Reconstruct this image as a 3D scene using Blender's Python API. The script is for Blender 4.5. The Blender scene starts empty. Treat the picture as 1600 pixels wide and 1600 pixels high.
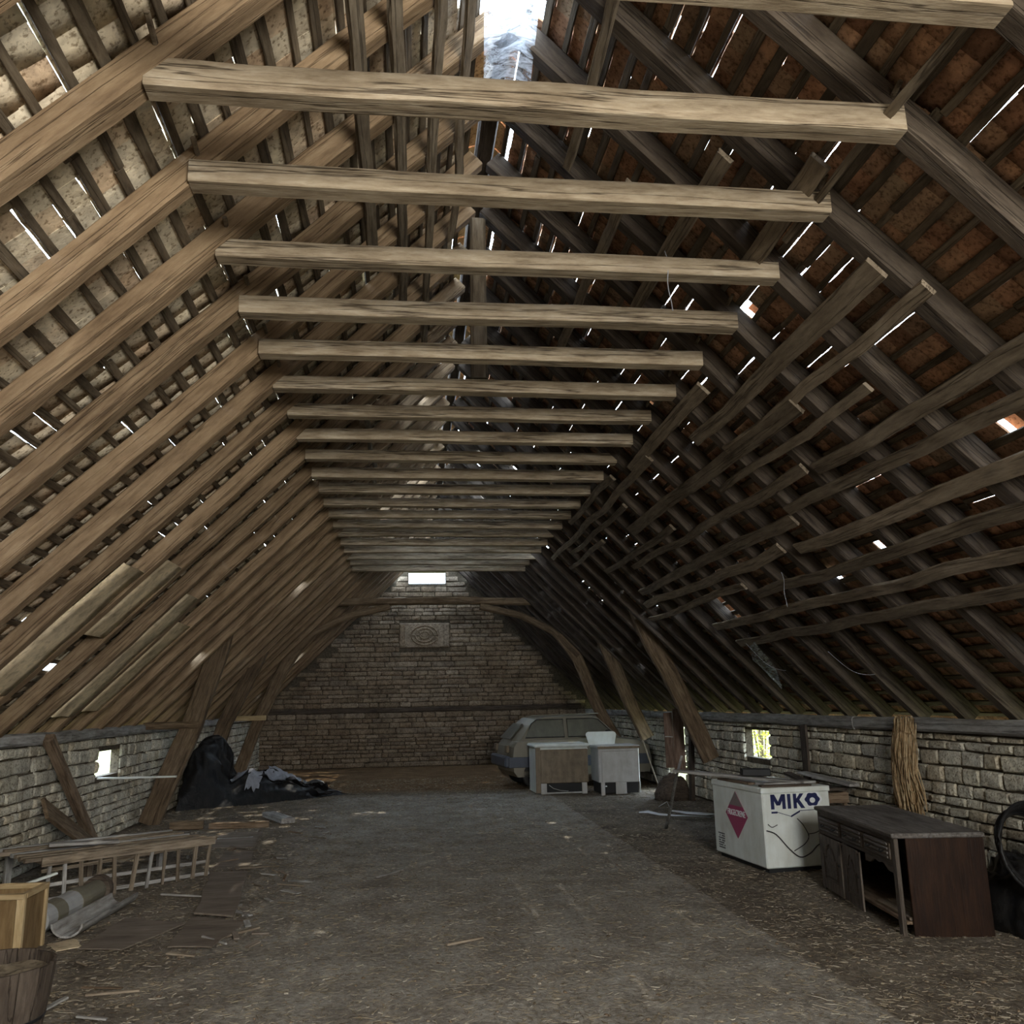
import bpy, math, random
import numpy as np
from mathutils import Vector, Matrix, noise

SC = bpy.context.scene
COL = SC.collection
R = random.Random(11)
NR = np.random.RandomState(11)

# ------------------------------------------------------------------ camera
def setup_camera():
    F, VPX, VPY, ROLL = 1350.0, 640.0, 1100.0, 0.019
    y = Vector((VPX - 800, 800 - VPY, F)).normalized()
    p = Vector((VPX + 200, 800 - VPY + 1000 * ROLL, F))
    x = (p - y * p.dot(y)).normalized()
    z = y.cross(x)
    if z[1] < 0:
        z = -z
    right, up, fwd = (Vector((x[i], y[i], z[i])) for i in range(3))
    cam = bpy.data.objects.new('camera', bpy.data.cameras.new('camera'))
    COL.objects.link(cam)
    m = Matrix((right, up, -fwd)).transposed().to_4x4()
    m.translation = (0, 0, 1.65)
    cam.matrix_world = m
    cam.data.sensor_width = 36
    cam.data.lens = F / 1600 * 36
    cam.data.clip_start = 0.05
    cam.data.clip_end = 300
    SC.camera = cam
setup_camera()

# ------------------------------------------------------------------ light
WORLD_STRENGTH = 13.0
REAR_LIGHT_WATTS = 620.0
vs = SC.view_settings
vs.view_transform = 'Standard'
vs.look = 'None'
vs.exposure = 0.2
vs.gamma = 1.0
vs.use_curve_mapping = False
SC.cycles.sample_clamp_indirect = 4.0
SC.cycles.sample_clamp_direct = 0.0

def setup_light():
    w = bpy.data.worlds.new('sky')
    SC.world = w
    w.use_nodes = True
    bg = w.node_tree.nodes['Background']
    bg.inputs[0].default_value = (0.68, 0.83, 1.0, 1)
    bg.inputs[1].default_value = WORLD_STRENGTH
    s = bpy.data.lights.new('sun', 'SUN')
    s.energy = 3.0
    s.angle = math.radians(0.6)
    s.color = (1.0, 0.93, 0.78)
    so = bpy.data.objects.new('sun', s)
    COL.objects.link(so)
    so.rotation_euler = Vector((0.55, 0.12, 0.85)).to_track_quat('Z', 'Y').to_euler()
    # added area lamp standing in for daylight from behind; its opening is unseen
    a = bpy.data.lights.new('added_rear_light', 'AREA')
    a.shape = 'RECTANGLE'
    a.size, a.size_y = 2.3, 2.2
    a.energy = REAR_LIGHT_WATTS
    a.color = (1.0, 0.95, 0.86)
    ao = bpy.data.objects.new('added_rear_light', a)
    COL.objects.link(ao)
    ao.location = (1.9, -2.7, 3.3)
    ao.rotation_euler = Vector((0.55, -0.8, 0.12)).to_track_quat('Z', 'Y').to_euler()
setup_light()

# ------------------------------------------------------------------ materials
def nt(name):
    m = bpy.data.materials.new(name)
    m.use_nodes = True
    t = m.node_tree
    return m, t, t.nodes['Principled BSDF']

def node(t, kind, **kw):
    n = t.nodes.new(kind)
    for k, v in kw.items():
        if k.startswith('i_'):
            key = k[2:]
            n.inputs[int(key) if key.isdigit() else key].default_value = v
        else:
            setattr(n, k, v)
    return n

def ramp(t, fac, stops):
    r = node(t, 'ShaderNodeValToRGB')
    e = r.color_ramp.elements
    while len(e) < len(stops):
        e.new(0.5)
    for el, (p, c) in zip(e, stops):
        el.position = p
        el.color = (*c, 1) if len(c) == 3 else c
    t.links.new(fac, r.inputs[0])
    return r.outputs[0]

def mathn(t, op, a, b=None, c=None, clamp=False):
    n = node(t, 'ShaderNodeMath', operation=op, use_clamp=clamp)
    for i, v in enumerate((a, b, c)):
        if v is None:
            continue
        if isinstance(v, (int, float)):
            n.inputs[i].default_value = v
        else:
            t.links.new(v, n.inputs[i])
    return n.outputs[0]

def mixc(t, fac, a, b, mode='MIX'):
    n = node(t, 'ShaderNodeMix', data_type='RGBA', blend_type=mode)
    for sock, v in ((n.inputs[0], fac), (n.inputs[6], a), (n.inputs[7], b)):
        if isinstance(v, (int, float)):
            sock.default_value = v
        elif isinstance(v, tuple):
            sock.default_value = (*v, 1)
        else:
            t.links.new(v, sock)
    return n.outputs[2]

def noise_tex(t, vec, scale, detail=4, rough=0.55, dist=0.0):
    n = node(t, 'ShaderNodeTexNoise')
    n.inputs['Scale'].default_value = scale
    n.inputs['Detail'].default_value = detail
    n.inputs['Roughness'].default_value = rough
    n.inputs['Distortion'].default_value = dist
    if vec is not None:
        t.links.new(vec, n.inputs['Vector'])
    return n.outputs[0]

def mapped(t, vec, scale):
    mp = node(t, 'ShaderNodeMapping')
    mp.inputs['Scale'].default_value = scale
    t.links.new(vec, mp.inputs[0])
    return mp.outputs[0]

def tint_rand(t):
    """per-piece brightness: attribute tint plus the object's random number"""
    a = node(t, 'ShaderNodeAttribute', attribute_name='tint')
    o = node(t, 'ShaderNodeObjectInfo')
    s = mathn(t, 'MULTIPLY_ADD', o.outputs['Random'], 0.7, a.outputs['Fac'])
    return mathn(t, 'FRACT', s), o

def bump(t, bsdf, h, strength=0.4, dist=0.01):
    b = node(t, 'ShaderNodeBump')
    b.inputs['Strength'].default_value = strength
    b.inputs['Distance'].default_value = dist
    t.links.new(h, b.inputs['Height'])
    t.links.new(b.outputs[0], bsdf.inputs['Normal'])

def wood(name, dark, mid, light, rough=0.85, crack=1.0, bstr=0.6, var=0.5):
    m, t, b = nt(name)
    g = node(t, 'ShaderNodeAttribute', attribute_name='grain')
    fr, o = tint_rand(t)
    off = node(t, 'ShaderNodeVectorMath', operation='ADD')
    t.links.new(g.outputs['Vector'], off.inputs[0])
    mul = mathn(t, 'MULTIPLY', o.outputs['Random'], 37.0)
    cx = node(t, 'ShaderNodeCombineXYZ')
    for i in range(3):
        t.links.new(mul, cx.inputs[i])
    t.links.new(cx.outputs[0], off.inputs[1])
    v = off.outputs[0]
    n1 = noise_tex(t, mapped(t, v, (1.8, 12, 12)), 2.2, 9, 0.7, 0.15)
    n2 = noise_tex(t, mapped(t, v, (1.2, 3, 3)), 1.6, 5, 0.6)
    n3 = noise_tex(t, mapped(t, v, (0.16, 6, 6)), 2.2, 5, 0.55, 0.0)
    col = ramp(t, n1, [(0.30, dark), (0.5, mid), (0.70, light)])
    st = ramp(t, n2, [(0.30, (0.58, 0.55, 0.52)), (0.58, (1, 1, 1))])
    col = mixc(t, 0.8, col, st, 'MULTIPLY')
    d = mathn(t, 'ABSOLUTE', mathn(t, 'SUBTRACT', n3, 0.5))
    ck = ramp(t, d, [(0.0, (0.12, 0.10, 0.09)), (0.018, (1, 1, 1))])
    col = mixc(t, crack, col, ck, 'MULTIPLY')
    br = mathn(t, 'MULTIPLY_ADD', fr, var, 1 - var / 2)
    cc = node(t, 'ShaderNodeCombineColor')
    for i in range(3):
        t.links.new(br, cc.inputs[i])
    col = mixc(t, 1.0, col, cc.outputs[0], 'MULTIPLY')
    t.links.new(col, b.inputs['Base Color'])
    b.inputs['Roughness'].default_value = rough
    b.inputs['Specular IOR Level'].default_value = 0.2
    h = mathn(t, 'ADD', n1, mathn(t, 'MULTIPLY', ck, 1.0))
    bump(t, b, h, bstr, 0.012)
    return m

def mineral(name, cols, scale=9.0, rough=0.9, bstr=0.5, pit=(0.35, 0.5), pitcol=(0.3, 0.27, 0.24), pitamt=0.8, coord='Object', bdist=0.015):
    """stone, clay, earth: colour picked per piece, with noise and dark pits"""
    m, t, b = nt(name)
    tc = node(t, 'ShaderNodeNewGeometry')
    v = tc.outputs['Position']
    fr, o = tint_rand(t)
    k = len(cols)
    base = ramp(t, fr, [(i / max(1, k - 1), c) for i, c in enumerate(cols)])
    n1 = noise_tex(t, v, scale, 8, 0.62)
    n2 = noise_tex(t, v, scale * 3.1, 5, 0.6)
    n3 = noise_tex(t, v, scale * 0.16, 4, 0.6)
    mott = ramp(t, n1, [(0.28, (0.5, 0.48, 0.46)), (0.6, (1.12, 1.1, 1.06))])
    col = mixc(t, 0.85, base, mott, 'MULTIPLY')
    pits = ramp(t, n2, [(pit[0], pitcol), (pit[1], (1, 1, 1))])
    col = mixc(t, pitamt, col, pits, 'MULTIPLY')
    big = ramp(t, n3, [(0.35, (0.72, 0.70, 0.66)), (0.62, (1.1, 1.08, 1.02))])
    col = mixc(t, 0.9, col, big, 'MULTIPLY')
    t.links.new(col, b.inputs['Base Color'])
    b.inputs['Roughness'].default_value = rough
    b.inputs['Specular IOR Level'].default_value = 0.15
    bump(t, b, mathn(t, 'ADD', n1, mathn(t, 'MULTIPLY', n2, 0.5)), bstr, bdist)
    return m

def plain(name, col, rough=0.6, metal=0.0, dirt=None, dirt_amt=0.5, scale=6.0, spec=0.4, bstr=0.0, tr=0.0):
    """painted sheet, plastic, glass: even colour with grime patches"""
    m, t, b = nt(name)
    tc = node(t, 'ShaderNodeTexCoord')
    n1 = noise_tex(t, tc.outputs['Object'], scale, 7, 0.65, 0.4)
    n2 = noise_tex(t, mapped(t, tc.outputs['Object'], (1, 1, 0.25)), scale * 1.7, 5, 0.6)
    dc = dirt if dirt else tuple(c * 0.55 for c in col)
    f = ramp(t, mathn(t, 'MULTIPLY', mathn(t, 'ADD', n1, n2), 0.5), [(0.42, (0, 0, 0)), (0.66, (1, 1, 1))])
    f = mathn(t, 'MULTIPLY', f, dirt_amt)
    t.links.new(mixc(t, f, col, dc), b.inputs['Base Color'])
    b.inputs['Roughness'].default_value = rough
    b.inputs['Metallic'].default_value = metal
    b.inputs['Specular IOR Level'].default_value = spec
    if bstr:
        bump(t, b, n1, bstr, 0.02)
    return m

def floor_mat():
    m, t, b = nt('barn_floor_dirt')
    g = node(t, 'ShaderNodeNewGeometry')
    v = g.outputs['Position']
    a = node(t, 'ShaderNodeAttribute', attribute_name='tint')   # 0 concrete strip, 1 bare earth, 2 far brown chaff
    n1 = noise_tex(t, v, 2.2, 8, 0.65)
    n2 = noise_tex(t, mapped(t, v, (1, 1, 1)), 26, 6, 0.7)
    n3 = noise_tex(t, v, 0.5, 4, 0.5)
    lite = ramp(t, n1, [(0.3, (0.20, 0.175, 0.145)), (0.55, (0.33, 0.305, 0.265)), (0.75, (0.42, 0.395, 0.35))])
    dark = ramp(t, n1, [(0.3, (0.10, 0.08, 0.06)), (0.55, (0.19, 0.16, 0.125)), (0.75, (0.27, 0.235, 0.185))])
    chaff = ramp(t, n1, [(0.3, (0.12, 0.075, 0.04)), (0.7, (0.24, 0.155, 0.085))])
    f1 = mathn(t, 'ADD', a.outputs['Fac'], mathn(t, 'MULTIPLY_ADD', n3, 0.5, -0.25))
    c = mixc(t, mathn(t, 'MULTIPLY', f1, 1.0, clamp=True), lite, dark)
    c = mixc(t, mathn(t, 'SUBTRACT', f1, 1.0, clamp=True), c, chaff)
    sp = ramp(t, n2, [(0.30, (0.45, 0.43, 0.4)), (0.52, (1, 1, 1)), (0.72, (1.5, 1.45, 1.35))])
    c = mixc(t, 0.9, c, sp, 'MULTIPLY')
    t.links.new(c, b.inputs['Base Color'])
    b.inputs['Roughness'].default_value = 0.95
    b.inputs['Specular IOR Level'].default_value = 0.1
    bump(t, b, mathn(t, 'ADD', n2, mathn(t, 'MULTIPLY', n1, 1.5)), 0.9, 0.03)
    return m

def veil_mat():
    m, t, b = nt('cobweb_silk')
    tc = node(t, 'ShaderNodeTexCoord')
    n1 = noise_tex(t, mapped(t, tc.outputs['Object'], (2, 2, 14)), 3, 6, 0.7, 1.0)
    al = ramp(t, n1, [(0.40, (0.12, 0.12, 0.12)), (0.62, (0.75, 0.75, 0.75))])
    b.inputs['Base Color'].default_value = (0.75, 0.8, 0.9, 1)
    b.inputs['Roughness'].default_value = 0.9
    tl = node(t, 'ShaderNodeBsdfTranslucent')
    tl.inputs[0].default_value = (0.8, 0.86, 0.95, 1)
    mx = node(t, 'ShaderNodeMixShader')
    mx.inputs[0].default_value = 0.6
    t.links.new(b.outputs[0], mx.inputs[1])
    t.links.new(tl.outputs[0], mx.inputs[2])
    tp = node(t, 'ShaderNodeBsdfTransparent')
    mx2 = node(t, 'ShaderNodeMixShader')
    t.links.new(al, mx2.inputs[0])
    t.links.new(tp.outputs[0], mx2.inputs[1])
    t.links.new(mx.outputs[0], mx2.inputs[2])
    t.links.new(mx2.outputs[0], t.nodes['Material Output'].inputs[0])
    return m

def leaf_mat():
    m, t, b = nt('sunlit_leaf')
    fr, o = tint_rand(t)
    c = ramp(t, fr, [(0, (0.20, 0.28, 0.03)), (0.5, (0.42, 0.46, 0.06)), (1, (0.62, 0.62, 0.16))])
    t.links.new(c, b.inputs['Base Color'])
    b.inputs['Roughness'].default_value = 0.6
    tl = node(t, 'ShaderNodeBsdfTranslucent')
    t.links.new(c, tl.inputs[0])
    mx = node(t, 'ShaderNodeMixShader')
    mx.inputs[0].default_value = 0.5
    t.links.new(b.outputs[0], mx.inputs[1])
    t.links.new(tl.outputs[0], mx.inputs[2])
    t.links.new(mx.outputs[0], t.nodes['Material Output'].inputs[0])
    return m

M = {}
M['collar'] = wood('oak_collar', (0.22, 0.165, 0.11), (0.41, 0.33, 0.235), (0.56, 0.475, 0.365), crack=0.9, var=0.3)
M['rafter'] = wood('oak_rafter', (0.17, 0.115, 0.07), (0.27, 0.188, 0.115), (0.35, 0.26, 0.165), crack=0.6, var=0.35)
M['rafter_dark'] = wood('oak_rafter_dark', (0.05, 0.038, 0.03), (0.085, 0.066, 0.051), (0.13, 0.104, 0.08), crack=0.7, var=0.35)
M['lath'] = wood('chestnut_lath', (0.065, 0.05, 0.036), (0.14, 0.11, 0.078), (0.22, 0.18, 0.13), crack=0.4, var=0.6)
M['batten'] = wood('grey_batten', (0.12, 0.095, 0.07), (0.23, 0.185, 0.135), (0.33, 0.275, 0.205), crack=0.6, var=0.45)
M['post'] = wood('cruck_oak', (0.08, 0.055, 0.035), (0.17, 0.12, 0.075), (0.27, 0.2, 0.13), crack=0.6, var=0.3)
M['grey_plank'] = wood('weathered_plank', (0.17, 0.16, 0.15), (0.32, 0.31, 0.29), (0.46, 0.45, 0.43), crack=0.5, var=0.4)
M['brown_plank'] = wood('brown_plank', (0.10, 0.07, 0.045), (0.21, 0.15, 0.10), (0.31, 0.235, 0.165), crack=0.5, var=0.4)
M['pale_ply'] = wood('pale_plywood', (0.34, 0.24, 0.12), (0.47, 0.35, 0.19), (0.58, 0.45, 0.27), crack=0.15, var=0.15, bstr=0.2)
M['box_panel'] = wood('brown_plywood', (0.15, 0.095, 0.042), (0.22, 0.145, 0.068), (0.28, 0.19, 0.095), crack=0.1, var=0.15, bstr=0.15)
M['cabinet'] = wood('dusty_sideboard_wood', (0.06, 0.047, 0.037), (0.12, 0.097, 0.078), (0.19, 0.16, 0.13), crack=0.3, var=0.25, rough=0.6)
M['cabinet_side'] = wood('reddish_sideboard_veneer', (0.014, 0.0065, 0.0035), (0.027, 0.012, 0.006), (0.042, 0.019, 0.009), crack=0.1, var=0.2, rough=0.5, bstr=0.15)
M['dusty_top'] = wood('dust_covered_top', (0.10, 0.09, 0.082), (0.18, 0.165, 0.15), (0.26, 0.24, 0.22), crack=0.3, var=0.2)
M['tile_left'] = mineral('lit_slope_clay_tile', [(0.52, 0.44, 0.35), (0.72, 0.66, 0.54), (0.60, 0.45, 0.33), (0.80, 0.74, 0.63), (0.58, 0.52, 0.43)], scale=11, pit=(0.36, 0.47), pitcol=(0.3, 0.25, 0.2), pitamt=0.8)  # left tiles paler than right: stronger light on that slope put into colour
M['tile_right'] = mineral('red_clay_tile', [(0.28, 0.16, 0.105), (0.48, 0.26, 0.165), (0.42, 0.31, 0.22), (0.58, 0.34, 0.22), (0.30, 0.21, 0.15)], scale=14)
M['stone_side'] = mineral('pale_rubble_stone', [(0.44, 0.42, 0.36), (0.60, 0.58, 0.50), (0.52, 0.51, 0.46), (0.68, 0.65, 0.56), (0.46, 0.41, 0.32)], scale=16, bstr=0.9)
M['stone_back'] = mineral('brown_rubble_stone', [(0.22, 0.175, 0.13), (0.32, 0.265, 0.205), (0.27, 0.21, 0.155), (0.38, 0.32, 0.255), (0.24, 0.2, 0.165)], scale=12, bstr=0.9)
M['mortar'] = mineral('dark_mud_joint', [(0.10, 0.085, 0.065), (0.13, 0.11, 0.085)], scale=12)
M['floor'] = floor_mat()
M['earth'] = mineral('outdoor_ground', [(0.18, 0.2, 0.08), (0.24, 0.25, 0.1)], scale=2)
M['straw'] = mineral('dry_straw', [(0.22, 0.18, 0.125), (0.38, 0.33, 0.25), (0.28, 0.24, 0.18), (0.58, 0.54, 0.46), (0.13, 0.10, 0.07)], scale=3, bstr=0.0)
M['chips'] = mineral('floor_chips', [(0.15, 0.11, 0.08), (0.3, 0.26, 0.2), (0.22, 0.16, 0.11), (0.42, 0.39, 0.34)], scale=6, bstr=0.2)
M['white'] = plain('white_enamel', (0.74, 0.78, 0.74), 0.45, dirt=(0.42, 0.42, 0.34), dirt_amt=0.55, scale=4)
M['offwhite'] = plain('grey_white_enamel', (0.50, 0.50, 0.48), 0.5, dirt=(0.30, 0.28, 0.24), dirt_amt=0.6, scale=5)
M['rustpanel'] = plain('brown_stained_panel', (0.24, 0.19, 0.13), 0.7, dirt=(0.12, 0.09, 0.06), dirt_amt=0.9, scale=7)
M['black'] = plain('matt_black', (0.012, 0.012, 0.013), 0.6, dirt_amt=0.3)
M['tarp'] = plain('black_plastic_film', (0.007, 0.007, 0.008), 0.4, dirt=(0.035, 0.032, 0.027), dirt_amt=0.6, spec=0.2, bstr=0.8, scale=7)
M['rag'] = plain('grey_rag', (0.30, 0.31, 0.34), 0.9, dirt=(0.10, 0.10, 0.12), dirt_amt=0.7, bstr=0.3, scale=9)
M['navy'] = plain('navy_print', (0.014, 0.018, 0.075), 0.5, dirt_amt=0.2)
M['print_white'] = plain('white_print', (0.72, 0.74, 0.74), 0.5, dirt_amt=0.2)
M['magenta'] = plain('faded_magenta_print', (0.36, 0.055, 0.135), 0.5, dirt=(0.30, 0.08, 0.15), dirt_amt=0.5)
M['labelgrey'] = plain('faded_grey_print', (0.24, 0.20, 0.20), 0.5, dirt_amt=0.4)
M['blacklabel'] = plain('black_print', (0.03, 0.03, 0.035), 0.5, dirt_amt=0.2)
M['car'] = plain('dusty_silver_paint', (0.22, 0.20, 0.155), 0.45, metal=0.2, dirt=(0.2, 0.17, 0.12), dirt_amt=0.7, scale=3)
M['carblue'] = plain('blue_grey_bumper', (0.075, 0.085, 0.11), 0.4, dirt_amt=0.5)
M['glass'] = plain('dusty_dark_glass', (0.10, 0.095, 0.075), 0.35, dirt=(0.16, 0.15, 0.12), dirt_amt=0.7, spec=0.5)
M['rubber'] = plain('tyre_rubber', (0.02, 0.02, 0.02), 0.8, dirt=(0.08, 0.07, 0.06))
M['twine'] = mineral('hemp_twine', [(0.30, 0.20, 0.11), (0.42, 0.31, 0.19), (0.52, 0.42, 0.28)], scale=6, bstr=0.0)
M['card'] = wood('flat_cardboard', (0.15, 0.12, 0.092), (0.22, 0.182, 0.145), (0.29, 0.245, 0.2), crack=0.1, var=0.3, bstr=0.15)
M['pipe_grey'] = plain('grey_pipe_band', (0.36, 0.36, 0.35), 0.6, dirt_amt=0.4)
M['pipe_olive'] = plain('olive_pipe_band', (0.17, 0.155, 0.11), 0.7, dirt_amt=0.5)
M['plastic_blue'] = plain('bluish_plastic_sheet', (0.30, 0.33, 0.36), 0.35, dirt_amt=0.5, bstr=0.3)
M['board_pale'] = mineral('pale_fibreboard', [(0.66, 0.55, 0.39), (0.76, 0.65, 0.48)], scale=5, bstr=0.15, pitamt=0.4)
M['silk'] = veil_mat()
M['leaf'] = leaf_mat()
M['bark'] = wood('bush_stem', (0.1, 0.08, 0.05), (0.18, 0.14, 0.09), (0.25, 0.2, 0.14))
M['door_brown'] = wood('red_brown_board', (0.11, 0.07, 0.05), (0.20, 0.135, 0.10), (0.29, 0.21, 0.165), crack=0.3, var=0.3)

# ------------------------------------------------------------------ mesh helpers
class MB:
    def __init__(s):
        s.v, s.f, s.t, s.g = [], [], [], []

    def add(s, verts, faces, tint=0.5, grain=None):
        n = len(s.v)
        s.v += [tuple(p) for p in verts]
        s.f += [tuple(i + n for i in fc) for fc in faces]
        s.t += [tint] * len(verts)
        if grain is None:
            s.g += [tuple(p) for p in verts]
        else:
            s.g += grain
        return s

    def box(s, lo, hi, rot=None, origin=(0, 0, 0), ch=0.0, tint=None, axis=0, jit=0.0):
        """axis-aligned box lo..hi (chamfered by ch), then turned by matrix rot about origin"""
        lo, hi = Vector(lo), Vector(hi)
        c, h = (lo + hi) / 2, (hi - lo) / 2
        tint = R.random() if tint is None else tint
        vs_, fs = [], []
        if ch <= 0:
            vs_ = [Vector((sx * h.x, sy * h.y, sz * h.z)) for sz in (-1, 1) for sy in (-1, 1) for sx in (-1, 1)]
            fs = [(0, 2, 3, 1), (4, 5, 7, 6), (0, 1, 5, 4), (2, 6, 7, 3), (0, 4, 6, 2), (1, 3, 7, 5)]
        else:
            ch = min(ch, h.x * 0.9, h.y * 0.9, h.z * 0.9)
            # three verts per corner
            idx = {}
            for sx in (-1, 1):
                for sy in (-1, 1):
                    for sz in (-1, 1):
                        for a in range(3):
                            p = [sx * h.x, sy * h.y, sz * h.z]
                            for k in range(3):
                                if k != a:
                                    p[k] -= (sx, sy, sz)[k] * ch
                            idx[(sx, sy, sz, a)] = len(vs_)
                            vs_.append(Vector(p))
            for a in range(3):
                b, d = (a + 1) % 3, (a + 2) % 3
                for sg in (-1, 1):
                    loop = []
                    for q in ((-1, -1), (1, -1), (1, 1), (-1, 1)):
                        k = [0, 0, 0]
                        k[a] = sg
                        k[b], k[d] = q
                        loop.append(idx[(k[0], k[1], k[2], a)])
                    fs.append(tuple(loop if sg > 0 else loop[::-1]))
            for a in range(3):        # edge chamfers, edge runs along axis a
                b, d = (a + 1) % 3, (a + 2) % 3
                for sb in (-1, 1):
                    for sd in (-1, 1):
                        k1 = [0, 0, 0]
                        k1[b], k1[d] = sb, sd
                        k2 = list(k1)
                        k1[a], k2[a] = -1, 1
                        lp = [idx[(*k1, b)], idx[(*k2, b)], idx[(*k2, d)], idx[(*k1, d)]]
                        fs.append(tuple(lp if sb * sd < 0 else lp[::-1]))
            for sx in (-1, 1):
                for sy in (-1, 1):
                    for sz in (-1, 1):
                        lp = [idx[(sx, sy, sz, a)] for a in range(3)]
                        fs.append(tuple(lp if sx * sy * sz > 0 else lp[::-1]))
        o = R.uniform(0, 50)
        gr = []
        perm = [(0, 1, 2), (1, 0, 2), (2, 0, 1)][axis]
        for p in vs_:
            gr.append((p[perm[0]] + o, p[perm[1]] + o, p[perm[2]] + o))
        out = []
        for p in vs_:
            q = c + p
            if jit:
                q = q + Vector((R.uniform(-jit, jit), R.uniform(-jit, jit), R.uniform(-jit, jit)))
            if rot is not None:
                q = rot @ (q - Vector(origin)) + Vector(origin)
            out.append(q)
        return s.add(out, fs, tint, gr)

    def beam(s, pts, w, h, up=(0, 0, 1), seg=10, amp=0.01, ch=0.18, tint=None, taper=None, freq=1.6):
        """hewn timber along the polyline pts; w across, h along up; edges chamfered and worn"""
        pts = [Vector(p) for p in pts]
        up = Vector(up)
        tint = R.random() if tint is None else tint
        L = [0.0]
        for a, b in zip(pts, pts[1:]):
            L.append(L[-1] + (b - a).length)
        tot = L[-1]
        off = R.uniform(0, 100)
        ring, rings, gr = 8, [], []
        c = min(w, h) * ch
        prof = [(-w / 2 + c, -h / 2), (w / 2 - c, -h / 2), (w / 2, -h / 2 + c), (w / 2, h / 2 - c), (w / 2 - c, h / 2), (-w / 2 + c, h / 2), (-w / 2, h / 2 - c), (-w / 2, -h / 2 + c)]
        for i in range(seg + 1):
            d = tot * i / seg
            k = 0
            while k < len(L) - 2 and d > L[k + 1]:
                k += 1
            f = (d - L[k]) / max(1e-9, L[k + 1] - L[k])
            p = pts[k].lerp(pts[k + 1], f)
            # smoothed tangent
            k0, k1 = max(0, k - (f < 0.5)), min(len(pts) - 1, k + 1 + (f > 0.5))
            tdir = (pts[k1] - pts[k0]).normalized() if len(pts) > 2 else (pts[1] - pts[0]).normalized()
            side = tdir.cross(up).normalized()
            u2 = side.cross(tdir).normalized()
            sc = 1.0 if taper is None else taper[0] + (taper[1] - taper[0]) * i / seg
            wob = noise.noise_vector(Vector((d * freq * 0.5 + off, off, 0))) * amp * 1.5
            for j, (a, b) in enumerate(prof):
                nz = noise.noise(Vector((d * freq * 2 + off, a * 9 + j, b * 9))) * amp * 0.8
                ln = math.hypot(a, b)
                a2, b2 = a * sc * (1 + nz / ln), b * sc * (1 + nz / ln)
                s_p = p + side * (a2 + wob.x) + u2 * (b2 + wob.y)
                rings.append(s_p)
                gr.append((d + off, a + off, b + off))
        fs = []
        for i in range(seg):
            for j in range(ring):
                j2 = (j + 1) % ring
                fs.append((i * ring + j, (i + 1) * ring + j, (i + 1) * ring + j2, i * ring + j2))
        fs.append(tuple(range(ring)))
        fs.append(tuple(seg * ring + j for j in reversed(range(ring))))
        return s.add(rings, fs, tint, gr)

    def tube(s, pts, r, n=8, tint=None, closed=False, flat=1.0, caps=True):
        pts = [Vector(p) for p in pts]
        tint = R.random() if tint is None else tint
        m = len(pts)
        vs_, fs = [], []
        ref = Vector((0, 0, 1))
        for i, p in enumerate(pts):
            a = pts[(i - 1) % m] if (closed or i > 0) else pts[0]
            b = pts[(i + 1) % m] if (closed or i < m - 1) else pts[-1]
            d = (b - a).normalized()
            if abs(d.dot(ref)) > 0.95:
                s1 = d.cross(Vector((1, 0, 0))).normalized()
            else:
                s1 = d.cross(ref).normalized()
            s2 = s1.cross(d)
            rr = r(i / (m - 1)) if callable(r) else r
            for j in range(n):
                an = 2 * math.pi * j / n
                vs_.append(p + s1 * math.cos(an) * rr + s2 * math.sin(an) * rr * flat)
        for i in range(m if closed else m - 1):
            i2 = (i + 1) % m
            for j in range(n):
                j2 = (j + 1) % n
                fs.append((i * n + j, i * n + j2, i2 * n + j2, i2 * n + j))
        if not closed and caps:
            fs.append(tuple(reversed(range(n))))
            fs.append(tuple((m - 1) * n + j for j in range(n)))
        return s.add(vs_, fs, tint)

    def prism(s, poly, thick, frame=None, tint=None):
        """polygon (2-D list) extruded; frame(u,v,n)->point"""
        tint = R.random() if tint is None else tint
        fr = frame or (lambda u, v, n: Vector((u, v, n)))
        n = len(poly)
        vs_ = [fr(u, v, 0) for u, v in poly] + [fr(u, v, thick) for u, v in poly]
        fs = [tuple(reversed(range(n))), tuple(range(n, 2 * n))]
        for i in range(n):
            j = (i + 1) % n
            fs.append((i, j, n + j, n + i))
        o = R.uniform(0, 50)
        gr = [(u + o, v + o, o) for u, v in poly] * 2
        return s.add(vs_, fs, tint, gr)

    def lathe(s, prof, n=20, c=(0, 0, 0), tint=0.5, cap=True):
        vs_, fs = [], []
        for r, z in prof:
            for j in range(n):
                a = 2 * math.pi * j / n
                vs_.append((c[0] + r * math.cos(a), c[1] + r * math.sin(a), c[2] + z))
        for i in range(len(prof) - 1):
            for j in range(n):
                j2 = (j + 1) % n
                fs.append((i * n + j, i * n + j2, (i + 1) * n + j2, (i + 1) * n + j))
        if cap:
            fs.append(tuple(reversed(range(n))))
            fs.append(tuple((len(prof) - 1) * n + j for j in range(n)))
        return s.add(vs_, fs, tint)

    def mesh(s, name, mat, off=(0, 0, 0), smooth=False):
        me = bpy.data.meshes.new(name)
        o = Vector(off)
        me.from_pydata([tuple(Vector(p) - o) for p in s.v], [], s.f)
        fin(me, mat, np.array(s.t, 'f'), np.array(s.g, 'f'), smooth)
        return me

    def build(s, name, mat, parent=None, off=(0, 0, 0), smooth=False):
        return link(name, s.mesh(name, mat, off, smooth), parent)

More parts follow.
